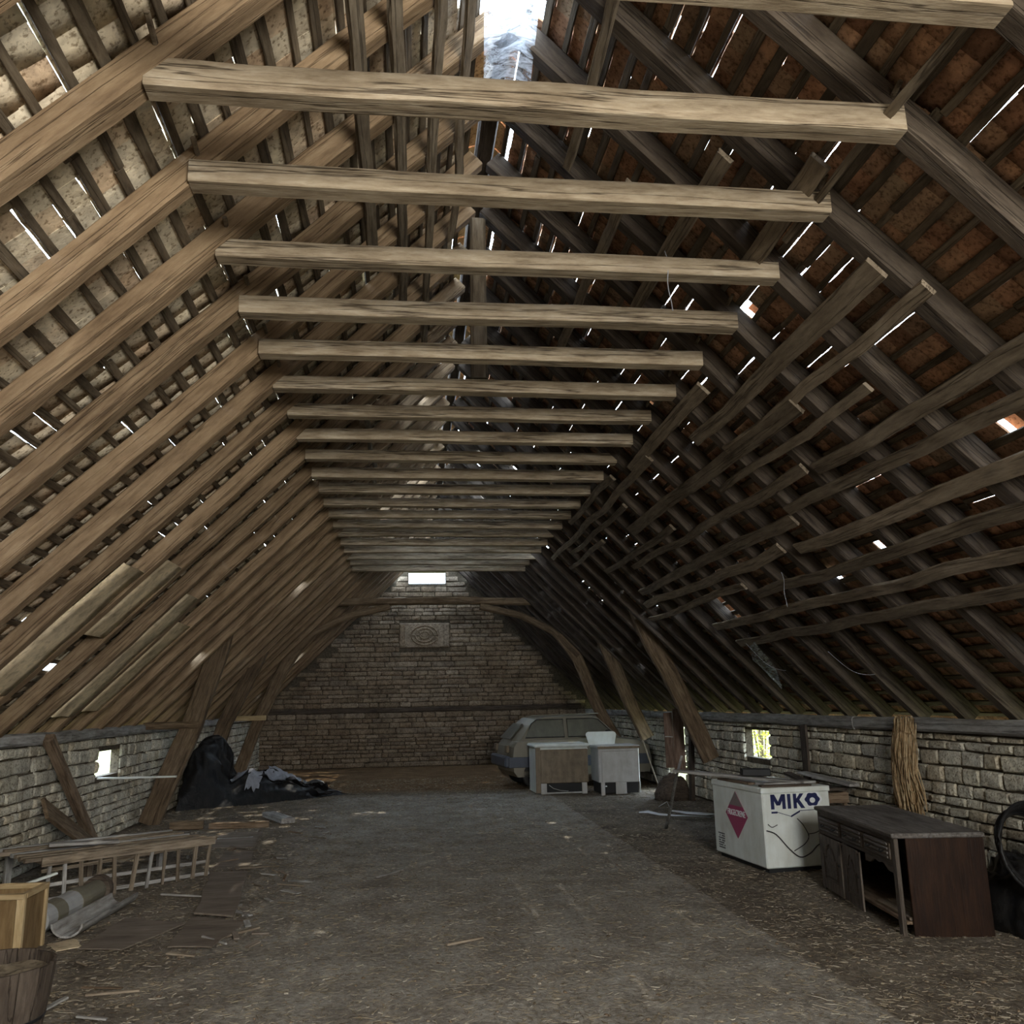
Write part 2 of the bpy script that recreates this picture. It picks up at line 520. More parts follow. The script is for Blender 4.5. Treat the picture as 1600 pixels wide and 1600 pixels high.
def fin(me, mat, tints, grains, smooth=False):
    a = me.attributes.new('tint', 'FLOAT', 'POINT')
    a.data.foreach_set('value', np.ascontiguousarray(tints, 'f'))
    if grains is not None:
        g = me.attributes.new('grain', 'FLOAT_VECTOR', 'POINT')
        g.data.foreach_set('vector', np.ascontiguousarray(grains, 'f').ravel())
    me.materials.append(mat)
    if smooth:
        me.polygons.foreach_set('use_smooth', [True] * len(me.polygons))
    me.update()

def link(name, me, parent=None, matrix=None):
    o = bpy.data.objects.new(name, me)
    COL.objects.link(o)
    if parent is not None:
        o.parent = parent
    if matrix is not None:
        o.matrix_basis = matrix
    return o

def mesh_np(name, V, Fq, mat, tints, grains=None, smooth=False):
    """fast mesh from numpy quads/tris (all faces same size)"""
    me = bpy.data.meshes.new(name)
    nv, nf, k = len(V), len(Fq), Fq.shape[1]
    me.vertices.add(nv)
    me.vertices.foreach_set('co', np.ascontiguousarray(V, 'f').ravel())
    me.loops.add(nf * k)
    me.loops.foreach_set('vertex_index', np.ascontiguousarray(Fq, 'i').ravel())
    me.polygons.add(nf)
    me.polygons.foreach_set('loop_start', np.arange(0, nf * k, k, dtype='i'))
    me.update(calc_edges=True)
    fin(me, mat, tints, grains if grains is not None else V, smooth)
    me.validate()
    return me

def tag(o, label=None, cat=None, group=None, kind=None):
    if label: o['label'] = label
    if cat: o['category'] = cat
    if group: o['group'] = group
    if kind: o['kind'] = kind
    return o

def thing(name, label, cat, loc=(0, 0, 0), rotz=0.0, group=None):
    o = bpy.data.objects.new(name, None)
    COL.objects.link(o)
    o.empty_display_size = 0.1
    o.location = loc
    o.rotation_euler = (0, 0, rotz)
    return tag(o, label, cat, group)

def struct(name, mb, mat):
    return tag(mb.build(name, mat), kind='structure')

def holder(name):
    o = bpy.data.objects.new(name, None)
    COL.objects.link(o)
    o['kind'] = 'structure'
    return o

# ------------------------------------------------------------------ building dimensions
XL, XR, XC = -4.0, 4.98, 0.57          # inner faces of the long walls, ridge
YB, YF = 24.5, -3.0                    # back gable, front gable
ZR = 5.90                              # underside of rafters at the ridge
S2 = math.sqrt(2)
Y0, PITCH = 2.63, 0.717                # first frame in view, frame spacing
def frame_y(k): return Y0 + PITCH * k
def roof(side, s, n, y):
    """point on a roof slope: s metres down from the ridge, n metres outward from the rafter underside"""
    sg = -1 if side == 'left' else 1
    return Vector((XC + sg * (s + n) / S2, y, ZR - s / S2 + n / S2))
WALLTOP = 1.42

# ------------------------------------------------------------------ floor
def fh(x, y):
    h = 0.012 * noise.noise(Vector((x * 1.3, y * 1.3, 0))) + 0.02 * noise.noise(Vector((x * 0.4, y * 0.4, 5)))
    e = 2.55 + 0.05 * noise.noise(Vector((y * 0.8, 3, 0)))
    if x > e:
        h -= 0.014 * min(1, (x - e) / 0.08)
    return h - 0.01

def build_floor():
    xs = np.concatenate([np.linspace(-4.4, 2.35, 46), np.linspace(2.42, 2.75, 9), np.linspace(2.9, 5.4, 16)])
    ys = np.concatenate([np.linspace(-3.4, 3.0, 22), np.linspace(3.15, 16, 88), np.linspace(16.2, 25, 34)])
    V = np.array([(x, y, fh(x, y)) for y in ys for x in xs], 'f')
    nx, ny = len(xs), len(ys)
    i = np.arange(nx * ny).reshape(ny, nx)
    Q = np.stack([i[:-1, :-1], i[:-1, 1:], i[1:, 1:], i[1:, :-1]], -1).reshape(-1, 4)
    T = []
    for x, y, z in V:
        t = 0.0
        if x > 2.57: t = 0.9
        if x < -1.0: t = max(t, min(0.85, (-1.0 - x) / 0.9))
        if y > 16.9: t = max(t, min(2.0, (y - 16.9) * 1.4 + 0.6))
        T.append(t)
    o = link('floor', mesh_np('floor', V, Q, M['floor'], np.array(T, 'f'), smooth=True))
    tag(o, kind='structure')
    g = MB()
    g.box((-60, -60, -0.6), (60, 80, -0.16))
    struct('ground', g, M['earth'])
build_floor()

# ------------------------------------------------------------------ stone walls
def stone_meshes(mat, n, pre):
    out = []
    for k in range(n):
        rr = random.Random(100 + k)
        per = []
        c = rr.uniform(0.06, 0.16)
        base = [(-.5, -.5 + c), (-.5 + c * .6, -.5), (.5 - c * .6, -.5), (.5, -.5 + c), (.5, .5 - c), (.5 - c * .6, .5), (-.5 + c * .6, .5), (-.5, .5 - c)]
        base = [(u + rr.uniform(-.04, .04), v + rr.uniform(-.06, .06)) for u, v in base]
        v = [(u, 0.0, w) for u, w in base]
        v += [(u * 0.99, 0.55 + rr.uniform(-.1, .1), w * 0.98) for u, w in base]
        v += [(u * 0.86, 0.86 + rr.uniform(-.12, .1), w * 0.8) for u, w in base]
        v.append((rr.uniform(-.1, .1), 1.0 + rr.uniform(-.1, .12), rr.uniform(-.1, .1)))
        f = []
        for r0 in (0, 8):
            for j in range(8):
                j2 = (j + 1) % 8
                f.append((r0 + j, r0 + 8 + j, r0 + 8 + j2, r0 + j2))
        for j in range(8):
            f.append((16 + j, 24, 16 + (j + 1) % 8))
        mb = MB()
        mb.add(v, f, rr.random())
        out.append((mb.mesh(pre, mat, smooth=False), mb))
    return out

def courses(L, H, hmin, hmax, lmin, lmax, rr, holes=(), keep=None):
    """stones laid in rough courses: list of (u, v, w, h)"""
    out, v = [], 0.0
    while v < H - 0.03:
        h = rr.uniform(hmin, hmax)
        if v + h > H - 0.05: h = H - v
        u = -rr.uniform(0, lmax)
        while u < L:
            w = rr.uniform(lmin, lmax) * (1.2 if h > (hmin + hmax) / 2 else 0.9)
            a, b = max(u, 0), min(u + w, L)
            u += w
            if b - a < 0.05: continue
            segs = [(a, b)]
            for (u0, u1, v0, v1) in holes:
                if v + h > v0 + 0.01 and v < v1 - 0.01:
                    new = []
                    for (p, q) in segs:
                        if q <= u0 or p >= u1: new.append((p, q))
                        else:
                            if p < u0 - 0.03: new.append((p, u0))
                            if q > u1 + 0.03: new.append((u1, q))
                    segs = new
            for (p, q) in segs:
                if q - p > 0.03 and (keep is None or keep((p + q) / 2, v + h / 2, q - p, h)):
                    out.append(((p + q) / 2, v + h / 2, q - p, h))
        v += h
    return out

def lay_stones(parent, stones, meshes, O, U, N, V, depth, rank, mat, nmax=300, gap=0.012):
    O, U, N, V = Vector(O), Vector(U), Vector(N), Vector(V)
    rr = random.Random(5)
    stones = sorted(stones, key=rank)
    rest = MB()
    for i, (u, v, w, h) in enumerate(stones):
        me, mb = meshes[rr.randrange(len(meshes))]
        d = depth * rr.uniform(0.6, 1.25)
        tilt = rr.uniform(-.03, .03)
        c, s_ = math.cos(tilt), math.sin(tilt)
        U2, V2 = U * c + V * s_, V * c - U * s_
        p = O + U * u + V * v
        ww, hh = max(w - gap * rr.uniform(.6, 1.8), .03), max(h - gap * rr.uniform(.6, 1.8), .03)
        flip = -1 if rr.random() < .5 else 1
        if i < nmax:
            m = Matrix((U2 * ww, N * d, V2 * hh)).transposed().to_4x4()
            m.translation = p
            link('stone', me, parent, m)
        else:
            vs_ = [p + U2 * (a * ww) + N * (b * d) + V2 * (cc * hh) for a, b, cc in mb.v]
            rest.add(vs_, mb.f, rr.random())
    if rest.v:
        o = rest.build('stone_courses', mat, parent)
        o['kind'] = 'stuff'

WL_HOLE = (12.06, 12.98, 0.80, 1.12)      # y0, y1, z0, z1 of the slit in the left wall
WR_HOLE = (11.90, 12.82, 0.80, 1.19)
WR_DOOR = (15.75, 16.75, 0.12, 1.32)

def side_wall(name, x, sg, holes):
    """sg: +1 the wall lies at larger x than its inner face"""
    mb = MB()
    t = 0.42
    ys = sorted({YF, YB + 0.5, *[h[0] for h in holes], *[h[1] for h in holes], *[h[1] + 1.3 for h in holes]})
    def seg(y0, y1, z0, z1, slope):
        tt = 0.11 if any(y0 >= h[0] - .01 and y1 <= h[1] + 1.31 for h in holes) else t    # thinned round the slits
        xo = x + sg * tt
        if slope and tt < .2: z1 = z1 - 0.02
        if slope:
            prof = [(x, z0), (xo, z0), (xo, z1 - (0.36 if tt > .2 else .05)), (x + sg * 0.06, z1), (x, z1)]
        else:
            prof = [(x, z0), (xo, z0), (xo, z1), (x, z1)]
        n = len(prof)
        vs_ = [(p[0], y0, p[1]) for p in prof] + [(p[0], y1, p[1]) for p in prof]
        fs = [tuple(range(n)), tuple(reversed(range(n, 2 * n)))] + [(i, n + i, n + (i + 1) % n, (i + 1) % n) for i in range(n)]
        if sg < 0: fs = [tuple(reversed(f)) for f in fs]
        mb.add(vs_, fs, 0.5)
    for a, b in zip(ys, ys[1:]):
        h = [q for q in holes if q[0] <= a and q[1] >= b]
        if h:
            seg(a, b, -0.3, h[0][2], False)
            if h[0][3] < WALLTOP - 0.3: seg(a, b, h[0][3], WALLTOP, True)
            else:
                mb.box((min(x, x + sg * .2), a, h[0][3]), (max(x, x + sg * .2), b, WALLTOP - .02))
        else:
            seg(a, b, -0.3, WALLTOP, True)
    return struct(name, mb, M['mortar'])

SIDE_STONES = stone_meshes(M['stone_side'], 14, 'stone')
BACK_STONES = stone_meshes(M['stone_back'], 14, 'stone')

wl = side_wall('wall_left', XL, -1, [WL_HOLE])
wr = side_wall('wall_right', XR, 1, [WR_HOLE, WR_DOOR])
rr = random.Random(21)
L0 = 3.0
st = courses(YB - L0, WALLTOP - 0.13, 0.085, 0.165, 0.14, 0.42, rr, [(WL_HOLE[0] - L0, WL_HOLE[1] - L0, WL_HOLE[2], WL_HOLE[3])])
lay_stones(wl, [(YB - L0 - u, v, w, h) for u, v, w, h in st], SIDE_STONES, (XL - 0.01, YB, 0), (0, -1, 0), (1, 0, 0), (0, 0, 1), 0.055,
           lambda q: abs((YB - q[0]) - 9.0) if (YB - q[0]) > 8.5 else 99 - (YB - q[0]), M['stone_side'])
rr = random.Random(22)
hl = [(a - L0, b - L0, c, d) for a, b, c, d in (WR_HOLE, WR_DOOR)]
st = courses(YB - L0, WALLTOP - 0.13, 0.085, 0.17, 0.14, 0.42, rr, hl)
lay_stones(wr, st, SIDE_STONES, (XR + 0.01, L0, 0), (0, 1, 0), (-1, 0, 0), (0, 0, 1), 0.055,
           lambda q: abs(q[0] + L0 - 6.5) if q[0] + L0 > 6.2 else 99 - q[0], M['stone_side'])

def back_wall():
    hole = (-0.05, 1.0, 4.98, 5.34)
    mb = MB()
    y0, y1 = YB, YB + 0.45
    def roofz(x): return ZR + 0.16 * S2 - abs(x - XC)
    xs = [XL - 0.45, hole[0], hole[1], XR + 0.45]
    def block(pts):
        n = len(pts)
        vs_ = [(p[0], y0, p[1]) for p in pts] + [(p[0], y1, p[1]) for p in pts]
        mb.add(vs_, [tuple(range(n)), tuple(reversed(range(n, 2 * n)))] + [(i, n + i, n + (i + 1) % n, (i + 1) % n) for i in range(n)], 0.5)
    block([(XL - .45, -.3), (hole[0], -.3), (hole[0], roofz(hole[0])), (XL - .45, roofz(XL - .45))])
    block([(hole[1], -.3), (XR + .45, -.3), (XR + .45, roofz(XR + .45)), (hole[1], roofz(hole[1]))])
    block([(hole[0], -.3), (hole[1], -.3), (hole[1], hole[2]), (hole[0], hole[2])])
    block([(hole[0], hole[3]), (hole[1], hole[3]), (hole[1], roofz(hole[1])), (XC, roofz(XC)), (hole[0], roofz(hole[0]))])
    w = struct('wall_back', mb, M['mortar'])
    plaque = (-0.30, 1.10, 3.18, 3.86)
    ledge = 1.50
    rr = random.Random(33)
    W = XR - XL
    def keep(u, v, w_, h):
        x = XR - u
        return v + h * .5 < (ZR + 0.1 - abs(x - XC)) - 0.02 and not (abs(v - ledge) < 0.075)
    holes = [(XR - plaque[1], XR - plaque[0], plaque[2], plaque[3]), (XR - hole[1], XR - hole[0], hole[2], hole[3])]
    st = courses(W, 6.0, 0.09, 0.155, 0.18, 0.55, rr, holes, keep)
    def rank(q):
        x = XR - q[0]
        hid = 5 if (q[1] < 0.9 and x > 1.9) or q[1] > 4.3 or abs(x - .5) > 3.9 else 0
        return hid - q[2] * q[3]
    lay_stones(w, st, BACK_STONES, (XR, YB + 0.01, 0), (-1, 0, 0), (0, -1, 0), (0, 0, 1), 0.05, rank, M['stone_back'])
    # carved plaque built into the wall
    p = MB()
    p.box((plaque[0], YB - 0.05, plaque[2]), (plaque[1], YB + .02, plaque[3]), ch=0.02, tint=.6)
    pl = p.build('plaque', M['stone_back'], w)
    pl['label'] = 'carved stone plaque set in the gable wall'
    q = MB()
    cx, cz = 0.40, 3.52
    for r_, a in ((0.27, 1.0), (0.19, .7), (0.10, .5)):
        q.tube([(cx + r_ * 1.35 * math.cos(t), YB - 0.06, cz + r_ * math.sin(t)) for t in np.linspace(0, 2 * math.pi, 24, endpoint=False)], 0.028, 6, closed=True, tint=a)
    for k in range(8):
        t = k * math.pi / 4
        q.tube([(cx + .06 * math.cos(t), YB - .06, cz + .05 * math.sin(t)), (cx + .34 * math.cos(t), YB - .055, cz + .24 * math.sin(t))], .018, 5, tint=.6)
    q.build('carved_roundel', M['stone_back'], pl)
    for sx in (plaque[0] + .09, plaque[1] - .09):
        b = MB(); b.box((sx - .07, YB - .075, plaque[2] + .04), (sx + .07, YB - .04, plaque[3] - .04), ch=.012, tint=.3)
        b.build('carved_border', M['stone_back'], pl)
    t = MB()
    t.beam([(XL + .25, YB + 0.0, ledge - .02), (XR - .2, YB + 0.0, ledge + .02)], 0.08, 0.11, seg=24, amp=.02, tint=.1)
    struct('trim_1', t, M['rafter_dark'])
    return w
back_wall()

def front_wall():
    mb = MB()
    y0, y1 = YF - 0.4, YF
    def roofz(x): return ZR + 0.16 * S2 - abs(x - XC)
    d0, d1, dz = 0.5, 2.9, 4.4  # unseen raised opening, shaped for the lamp behind the camera
    def block(pts):
        n = len(pts)
        vs_ = [(p[0], y0, p[1]) for p in pts] + [(p[0], y1, p[1]) for p in pts]
        mb.add(vs_, [tuple(range(n)), tuple(reversed(range(n, 2 * n)))] + [(i, n + i, n + (i + 1) % n, (i + 1) % n) for i in range(n)], 0.5)
    block([(XL - .45, -.3), (d0, -.3), (d0, roofz(d0)), (XC, roofz(XC)), (XL - .45, roofz(XL - .45))])
    block([(d1, -.3), (XR + .45, -.3), (XR + .45, roofz(XR + .45)), (d1, roofz(d1))])
    z1 = min(roofz(d1) - .05, dz)
    block([(d0, z1), (d1, z1), (d1, roofz(d1)), (XC, roofz(XC)), (d0, roofz(d0))])
    block([(d0, -.3), (d1, -.3), (d1, 2.0), (d0, 2.0)])
    struct('wall_front', mb, M['stone_side'])
front_wall()

def wall_plates():
    for i, (x, sg) in enumerate(((XL, -1), (XR, 1))):
        mb = MB()
        y = YF
        while y < YB - 1:
            l = min(R.uniform(3.2, 4.6), YB - y)
            mb.beam([(x - sg * 0.02, y, WALLTOP - .06), (x - sg * .02, y + l - .01, WALLTOP - .06)], 0.14, 0.13, seg=8, amp=.012)
            y += l
        struct('trim_%d' % (i + 2), mb, M['grey_plank'])
wall_plates()

# ------------------------------------------------------------------ roof covering
GAUGE, TW = 0.16, 0.172
NROW = 41
HOLES = [('right', 4.62, 7.62, 0.10), ('right', 4.50, 6.72, 0.08), ('right', 4.80, 6.86, 0.12), ('right', 4.58, 10.62, 0.22), ('right', 4.78, 10.9, 0.15),
         ('right', 2.62, 3.70, 0.075), ('right', 1.95, 3.55, 0.05), ('right', 4.0, 4.45, 0.08), ('left', 0.05, 4.45, 0.20), ('right', 0.05, 4.45, 0.22),
         ('left', 1.0, 14.6, 0.42), ('right', 0.8, 15.6, 0.3), ('right', 1.1, 12.6, 0.2), ('right', 2.2, 15.0, 0.22), ('right', 0.6, 14.2, 0.2), ('left', 0.6, 15.2, 0.2), ('left', 3.0, 15.6, 0.14), ('left', 3.3, 14.6, 0.12), ('left', 4.6, 8.75, 0.12), ('left', 5.6, 9.2, 0.1), ('left', 5.5, 7.5, 0.1), ('right', 4.9, 17.4, 0.2), ('left', 4.6, 21.0, 0.16)]
def is_hole(side, s, y, rr):
    for sd, s0, y0, r0 in HOLES:
        if sd == side and abs(s - s0) < r0 and abs(y - y0) < r0 and rr.random() < 0.75: return True
    p = 0.0015 if side == 'left' else 0.002
    if 10.0 < y < 18.5 and s < 1.5: p = 0.085
    if y > 15.0 and s < 1.2: p = 0.09
    if y > 19.5 and s < 1.3: p = 0.32
    return rr.random() < p

def roof_cover(side):
    root = holder('roof_' + side)
    sg = -1 if side == 'left' else 1
    rr = random.Random(50 + sg)
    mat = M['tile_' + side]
    D = Vector((sg / S2, 0, -1 / S2))          # down the slope
    N = Vector((sg / S2, 0, 1 / S2))           # outward
    Yv = Vector((0, 1, 0))
    # --- laths
    var = []
    for k in range(10):
        mb = MB()
        mb.beam([(0, -.5, 0), (0, .5, 0)], 0.046, 0.018, seg=7, amp=0.0, tint=rr.random())
        wob = random.Random(k)
        for i, p in enumerate(mb.v):
            d = p[1]
            e = 1 + 0.35 * noise.noise(Vector((d * 6 + k * 9, p[0] * 40, 0)))
            mb.v[i] = (p[0] * e + 0.010 * noise.noise(Vector((d * 2.2 + k * 5, 1, 0))), p[1], p[2])
        mb.g = [(p[1] * 2 + k, p[0] + k, p[2]) for p in mb.v]
        var.append((mb.mesh('slat', M['lath']), mb))
    pieces = []
    for r in range(NROW):
        s = 0.06 + GAUGE * r
        y = YF + rr.uniform(-1.5, 0)
        while y < YB + .3:
            l = rr.choice((2, 2, 3, 3, 4)) * PITCH
            pieces.append((s, y + l / 2, l, r))
            y += l
    pieces.sort(key=lambda q: (q[1] - q[2] / 2 < 1.2 and q[1] + q[2] / 2 < 2.6, abs(q[1] - 5)))
    rest = MB()
    for i, (s, yc, l, r) in enumerate(pieces):
        me, mb = var[rr.randrange(10)]
        a = rr.uniform(-.012, .012)
        c = roof(side, s + rr.uniform(-.012, .012), 0.170, yc)
        ws = rr.uniform(.8, 1.35)
        Y2 = (Yv + D * a).normalized()
        D2 = (D - Yv * a).normalized()
        # right-handed basis (x, y, z)
        X = D2 if sg > 0 else D2 * -1
        m = Matrix((X * ws, Y2 * (l - .006), N)).transposed().to_4x4()
        m.translation = c
        if i < 300:
            link('slat', me, root, m)
        else:
            rest.add([m @ Vector(p) for p in mb.v], mb.f, rr.random(), [(p[1] * l + i, p[0], p[2]) for p in mb.v])
    o = rest.build('slat_rows', M['lath'], root)
    o['kind'] = 'stuff'
    # --- tiles
    tv = []
    for k in range(12):
        q = random.Random(300 + k)
        mb = MB()
        e = lambda: q.uniform(-.018, .018)
        P = [(-.5 + e(), -.5), (-.17, -.5 + e()), (.17, -.5 + e()), (.5 + e(), -.5), (.5, 0 + e()), (.5 + e(), .5 + e()), (.17, .5 + e()), (-.17, .5 + e()), (-.5 + e(), .5), (-.5 + e(), 0)]
        mb.prism(P, 1.0, tint=q.random())
        tv.append((mb.mesh('tile', mat), mb))
    tiles = []
    for r in range(NROW):
        s = 0.06 + GAUGE * r + 0.090
        sh = rr.uniform(0, TW)
        ny = int((YB + .5 - YF) / TW) + 1
        for j in range(ny):
            y = YF - .2 + j * TW + sh
            lift = 0.0
            if is_hole(side, s, y, rr):
                if side == 'right' and y < 12 and s > 1 and rr.random() < 0.7: lift = rr.uniform(.045, .075)   # slipped tile, standing off the laths
                else: continue
            # slow variation leaves thin open joints in runs of neighbouring tiles
            g = noise.noise(Vector((y * 1.1, r * 7.3, 3 + sg)))
            short = 0.0
            lim = -0.03 if side == 'right' else 0.09
            if g > lim and s < 4.9: short = min(0.034, (g - lim) * 0.02 + .0248)
            tiles.append((s + lift * .6, y, short, lift))
    def imp(t):
        s, y = t[:2]
        if y < 2.2 or (side == 'left' and y < 2.6): return 50 - y
        return abs(y - 4.4) + s * 0.25
    tiles.sort(key=imp)
    RV, RF, RT = [], [], []
    cube = np.array([(a, b, c) for c in (0, 1) for b in (-.5, .5) for a in (-.5, .5)])
    cf = np.array([(0, 2, 3, 1), (4, 5, 7, 6), (0, 1, 5, 4), (2, 6, 7, 3), (0, 4, 6, 2), (1, 3, 7, 5)])
    for i, (s, y, short, lift) in enumerate(tiles):
        ln = GAUGE + 0.022 - short
        wd = TW + rr.uniform(.001, .006)
        c = roof(side, s + short * 0.5, 0.187 + lift + rr.uniform(0, .005), y)
        al = rr.uniform(-.03, .03)
        Y2 = (Yv + D * al).normalized()
        D2 = (D - Yv * al + N * rr.uniform(.02, .09)).normalized()
        X = (D2 if sg > 0 else D2 * -1)
        N2 = X.cross(Y2).normalized()
        X = Y2.cross(N2).normalized()
        if i < 300:
            m = Matrix((X * ln, Y2 * wd, N2 * 0.014)).transposed().to_4x4()
            m.translation = c
            link('tile', tv[rr.randrange(12)][0], root, m)
        else:
            A = np.array((X * ln, Y2 * wd, N2 * 0.014))
            RV.append(cube @ A + np.array(c))
            RF.append(cf + 8 * len(RF))
            RT.append(np.full(8, rr.random()))
    me = mesh_np('tile_rows', np.concatenate(RV), np.concatenate(RF), mat, np.concatenate(RT))
    o = link('tile_rows', me, root)
    o['kind'] = 'stuff'
    return root
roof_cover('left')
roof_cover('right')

def ridge():
    mb = MB()
    y = YF
    while y < YB:
        l = 0.36
        if not (4.1 < y < 4.6) and R.random() > 0.03:
            pts = [(XC + 0.16 * math.cos(a), ZR + 0.20 + 0.10 * math.sin(a)) for a in np.linspace(-.3, math.pi + .3, 8)]
            vs_ = [(p[0], y, p[1]) for p in pts] + [(p[0], y + l + .02, p[1]) for p in pts]
            mb.add(vs_, [(i, i + 1, i + 9, i + 8) for i in range(7)], R.random())
        y += l
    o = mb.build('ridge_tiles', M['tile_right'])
    o['kind'] = 'structure'
    rb = MB()
    for y0, y1 in ((YF, 0.8), (0.81, 4.02), (4.78, 9.3), (9.31, 14.0), (14.01, 18.9), (18.91, YB)):
        rb.beam([(XC, y0, ZR + .13), (XC, y1, ZR + .13)], .15, .10, seg=10, amp=.012)  # dark beam added to hide the lit undersides of ridge tiles
    struct('trim_4', rb, M['rafter_dark'])
ridge()

# ------------------------------------------------------------------ roof frames
ORD = ['', 'first', 'second', 'third', 'fourth', 'fifth', 'sixth', 'seventh', 'eighth', 'ninth', 'tenth', 'eleventh', 'twelfth', 'thirteenth', 'fourteenth',
       'fifteenth', 'sixteenth', 'seventeenth', 'eighteenth', 'nineteenth', 'twentieth', 'twenty-first']
LASTK = 29
def frames():
    for k in range(-5, LASTK + 1):
        y = frame_y(k)
        ydis = y
        if k == 0: lab = 'nearest oak rafter couple, its crooked pale collar cut off by the top edge'
        elif k == 1: lab = 'first whole oak collar frame from the camera, cracked pale collar beam with long peg'
        elif k == 6: lab = 'sixth oak collar frame from the camera, with a king post rising to the ridge'
        elif 1 < k <= 20: lab = '%s oak collar frame from the camera, pegged rafters joined by a collar beam' % ORD[k]
        elif k > 20: lab = 'dark rafter couple without collar, %s beyond the last collar beam, toward the gable wall' % ORD[k - 20]
        else: lab = 'oak rafter couple %s before the nearest cut-off collar, above the viewer' % ORD[-k]
        grp = 'collar frames along the roof' if 0 <= k <= 20 else ('far rafter couples by the gable' if k > 20 else 'rafter couples behind the camera')
        root = thing('rafter_frame', lab, 'roof frame', (XC, y, WALLTOP), 0, grp)
        off = (XC, y, WALLTOP)
        for side in ('left', 'right'):
            sg = -1 if side == 'left' else 1
            mb = MB()
            a, b = roof(side, 0.02, .08, y), roof(side, 6.56 if side == 'left' else 6.40, .08, y)
            mid = [a.lerp(b, f) + Vector((R.uniform(-.012, .012), R.uniform(-.03, .03), R.uniform(-.02, .012))) for f in (.25, .5, .75)]
            N = Vector((sg / S2, 0, 1 / S2))
            wd = R.uniform(.115, .14)
            mb.beam([a, *mid, b], wd, 0.15, up=N, seg=26, amp=.010, ch=.09)
            mb.build('rafter', M['rafter'] if side == 'left' else M['rafter_dark'], root, off)  # right rafters darker, shade on that slope put into their colour
        if 0 <= k <= 20:
            h = R.uniform(.108, .122) if k > 1 else .135
            w = R.uniform(.11, .125)
            zb = 4.20 + R.uniform(-.015, .015)
            z = zb + h / 2
            if k == 0: z -= 0.02
            xl = XC - (ZR - z) - .05
            xr = XC + (ZR - z) + .05
            mb = MB()
            ym = y - 0.02
            ptsm = [(xl, ym, z)] + [(xl + (xr - xl) * f, ym + R.uniform(-.015, .015), z + R.uniform(-.006, .006)) for f in (.3, .65)] + [(xr, ym, z)]
            mb.beam(ptsm, w, h, seg=30, amp=.004 if k > 1 else .007, ch=.05)
            mb.build('collar_beam', M['collar'], root, off)
            for sx in (-1, 1):
                pb = MB()
                c = roof('left' if sx < 0 else 'right', 2.25, .085, y)
                ln = 0.13 if (k == 1 and sx < 0) else R.uniform(.05, .07)
                pb.tube([c + Vector((0, -.02, 0)), c + Vector((R.uniform(-.01, .01), -.075 - ln, .015 + ln * .3))], .014, 6)
                pb.build('peg', M['lath'], root, off)
        if k == 6:
            pb = MB()
            pb.beam([(XC + .0, y + .02, 4.34), (XC + .0, y + .02, 5.84)], 0.14, 0.13, up=(0, 1, 0), seg=8, amp=.008)
            pb.build('king_post', M['batten'], root, off)
frames()

# ------------------------------------------------------------------ cruck posts and the far tied truss
def cruck(name, label, pts, w, h, y, spur=None, group=None):
    root = thing(name, label, 'post', (pts[0][0], y, max(pts[0][1], 0)), 0, group)
    off = (pts[0][0], y, max(pts[0][1], 0))
    mb = MB()
    mb.beam([(p[0], y, p[1]) for p in pts], h, w, up=(1, 0, .35), seg=16, amp=.02, ch=.12)
    mb.build('post_shaft', M['post'], root, off)
    if spur:
        sb = MB()
        sb.beam([(spur[0], y - .02, spur[2]), (spur[1], y - .02, spur[2])], .1, .11, seg=5, amp=.01)
        sb.build('spur', M['post'], root, off)
    return root
G = 'cruck posts along the walls'
cruck('cruck_post', 'broad leaning oak post at left wall, beside the small bright slit window', [(-3.80, 0.0), (-3.30, 1.30), (-2.98, 2.35), (-2.86, 2.95)], .30, .16, 13.9, (-3.95, -3.15, 1.40), G)
cruck('cruck_post', 'dark leaning oak post rising behind the black tarpaulin heap', [(-3.80, 0.0), (-3.40, 1.36), (-2.95, 2.35), (-2.68, 2.95)], .26, .16, 17.0, None, G)
cruck('cruck_post', 'leaning oak post at right wall, rising behind the white chest freezer', [(4.80, .70), (4.19, 2.08), (3.86, 2.70), (3.70, 3.10)], .27, .16, 13.9, None, G)
cruck('cruck_post', 'oak post sawn off above floor, orange cut end beside the enamel fridge', [(4.62, .92), (4.31, 1.57), (3.98, 2.35), (3.75, 3.00)], .25, .16, 17.0, None, G)
def far_truss():
    y = 19.25
    root = thing('tied_truss', 'far oak truss with arched knee braces under a tie beam, before gable wall', 'roof frame', (XC, y, 0))
    off = (XC, y, 0)
    for nm, pts, w in (('post_shaft', [(-3.62, 0), (-3.16, 1.38), (-2.73, 2.37), (-2.25, 3.15)], .24),
                       ('post_shaft', [(4.60, .65), (4.15, 1.5), (3.70, 2.60), (3.32, 3.12)], .24),
                       ('knee_brace', [(-2.62, 2.62), (-2.1, 3.18), (-1.35, 3.55), (-.45, 3.76)], .15),
                       ('knee_brace', [(3.72, 2.62), (3.2, 3.18), (2.45, 3.55), (1.55, 3.76)], .15)):
        mb = MB()
        mb.beam([(p[0], y, p[1]) for p in pts], .15, w, up=(.5, 0, 1) if pts[0][0] > XC else (-.5, 0, 1), seg=16, amp=.012)
        mb.build(nm, M['post'], root, off)
    mb = MB()
    mb.beam([(-1.62, y, 3.86), (XC, y, 3.88), (2.78, y, 3.86)], .15, .16, seg=16, amp=.012)
    mb.build('tie_beam', M['post'], root, off)
    sb = MB()
    sb.beam([(-3.9, y - .1, 1.42), (-3.0, y - .1, 1.42)], .1, .1, seg=5, amp=.01)
    sb.build('spur', M['pale_ply'], root, off)
far_truss()

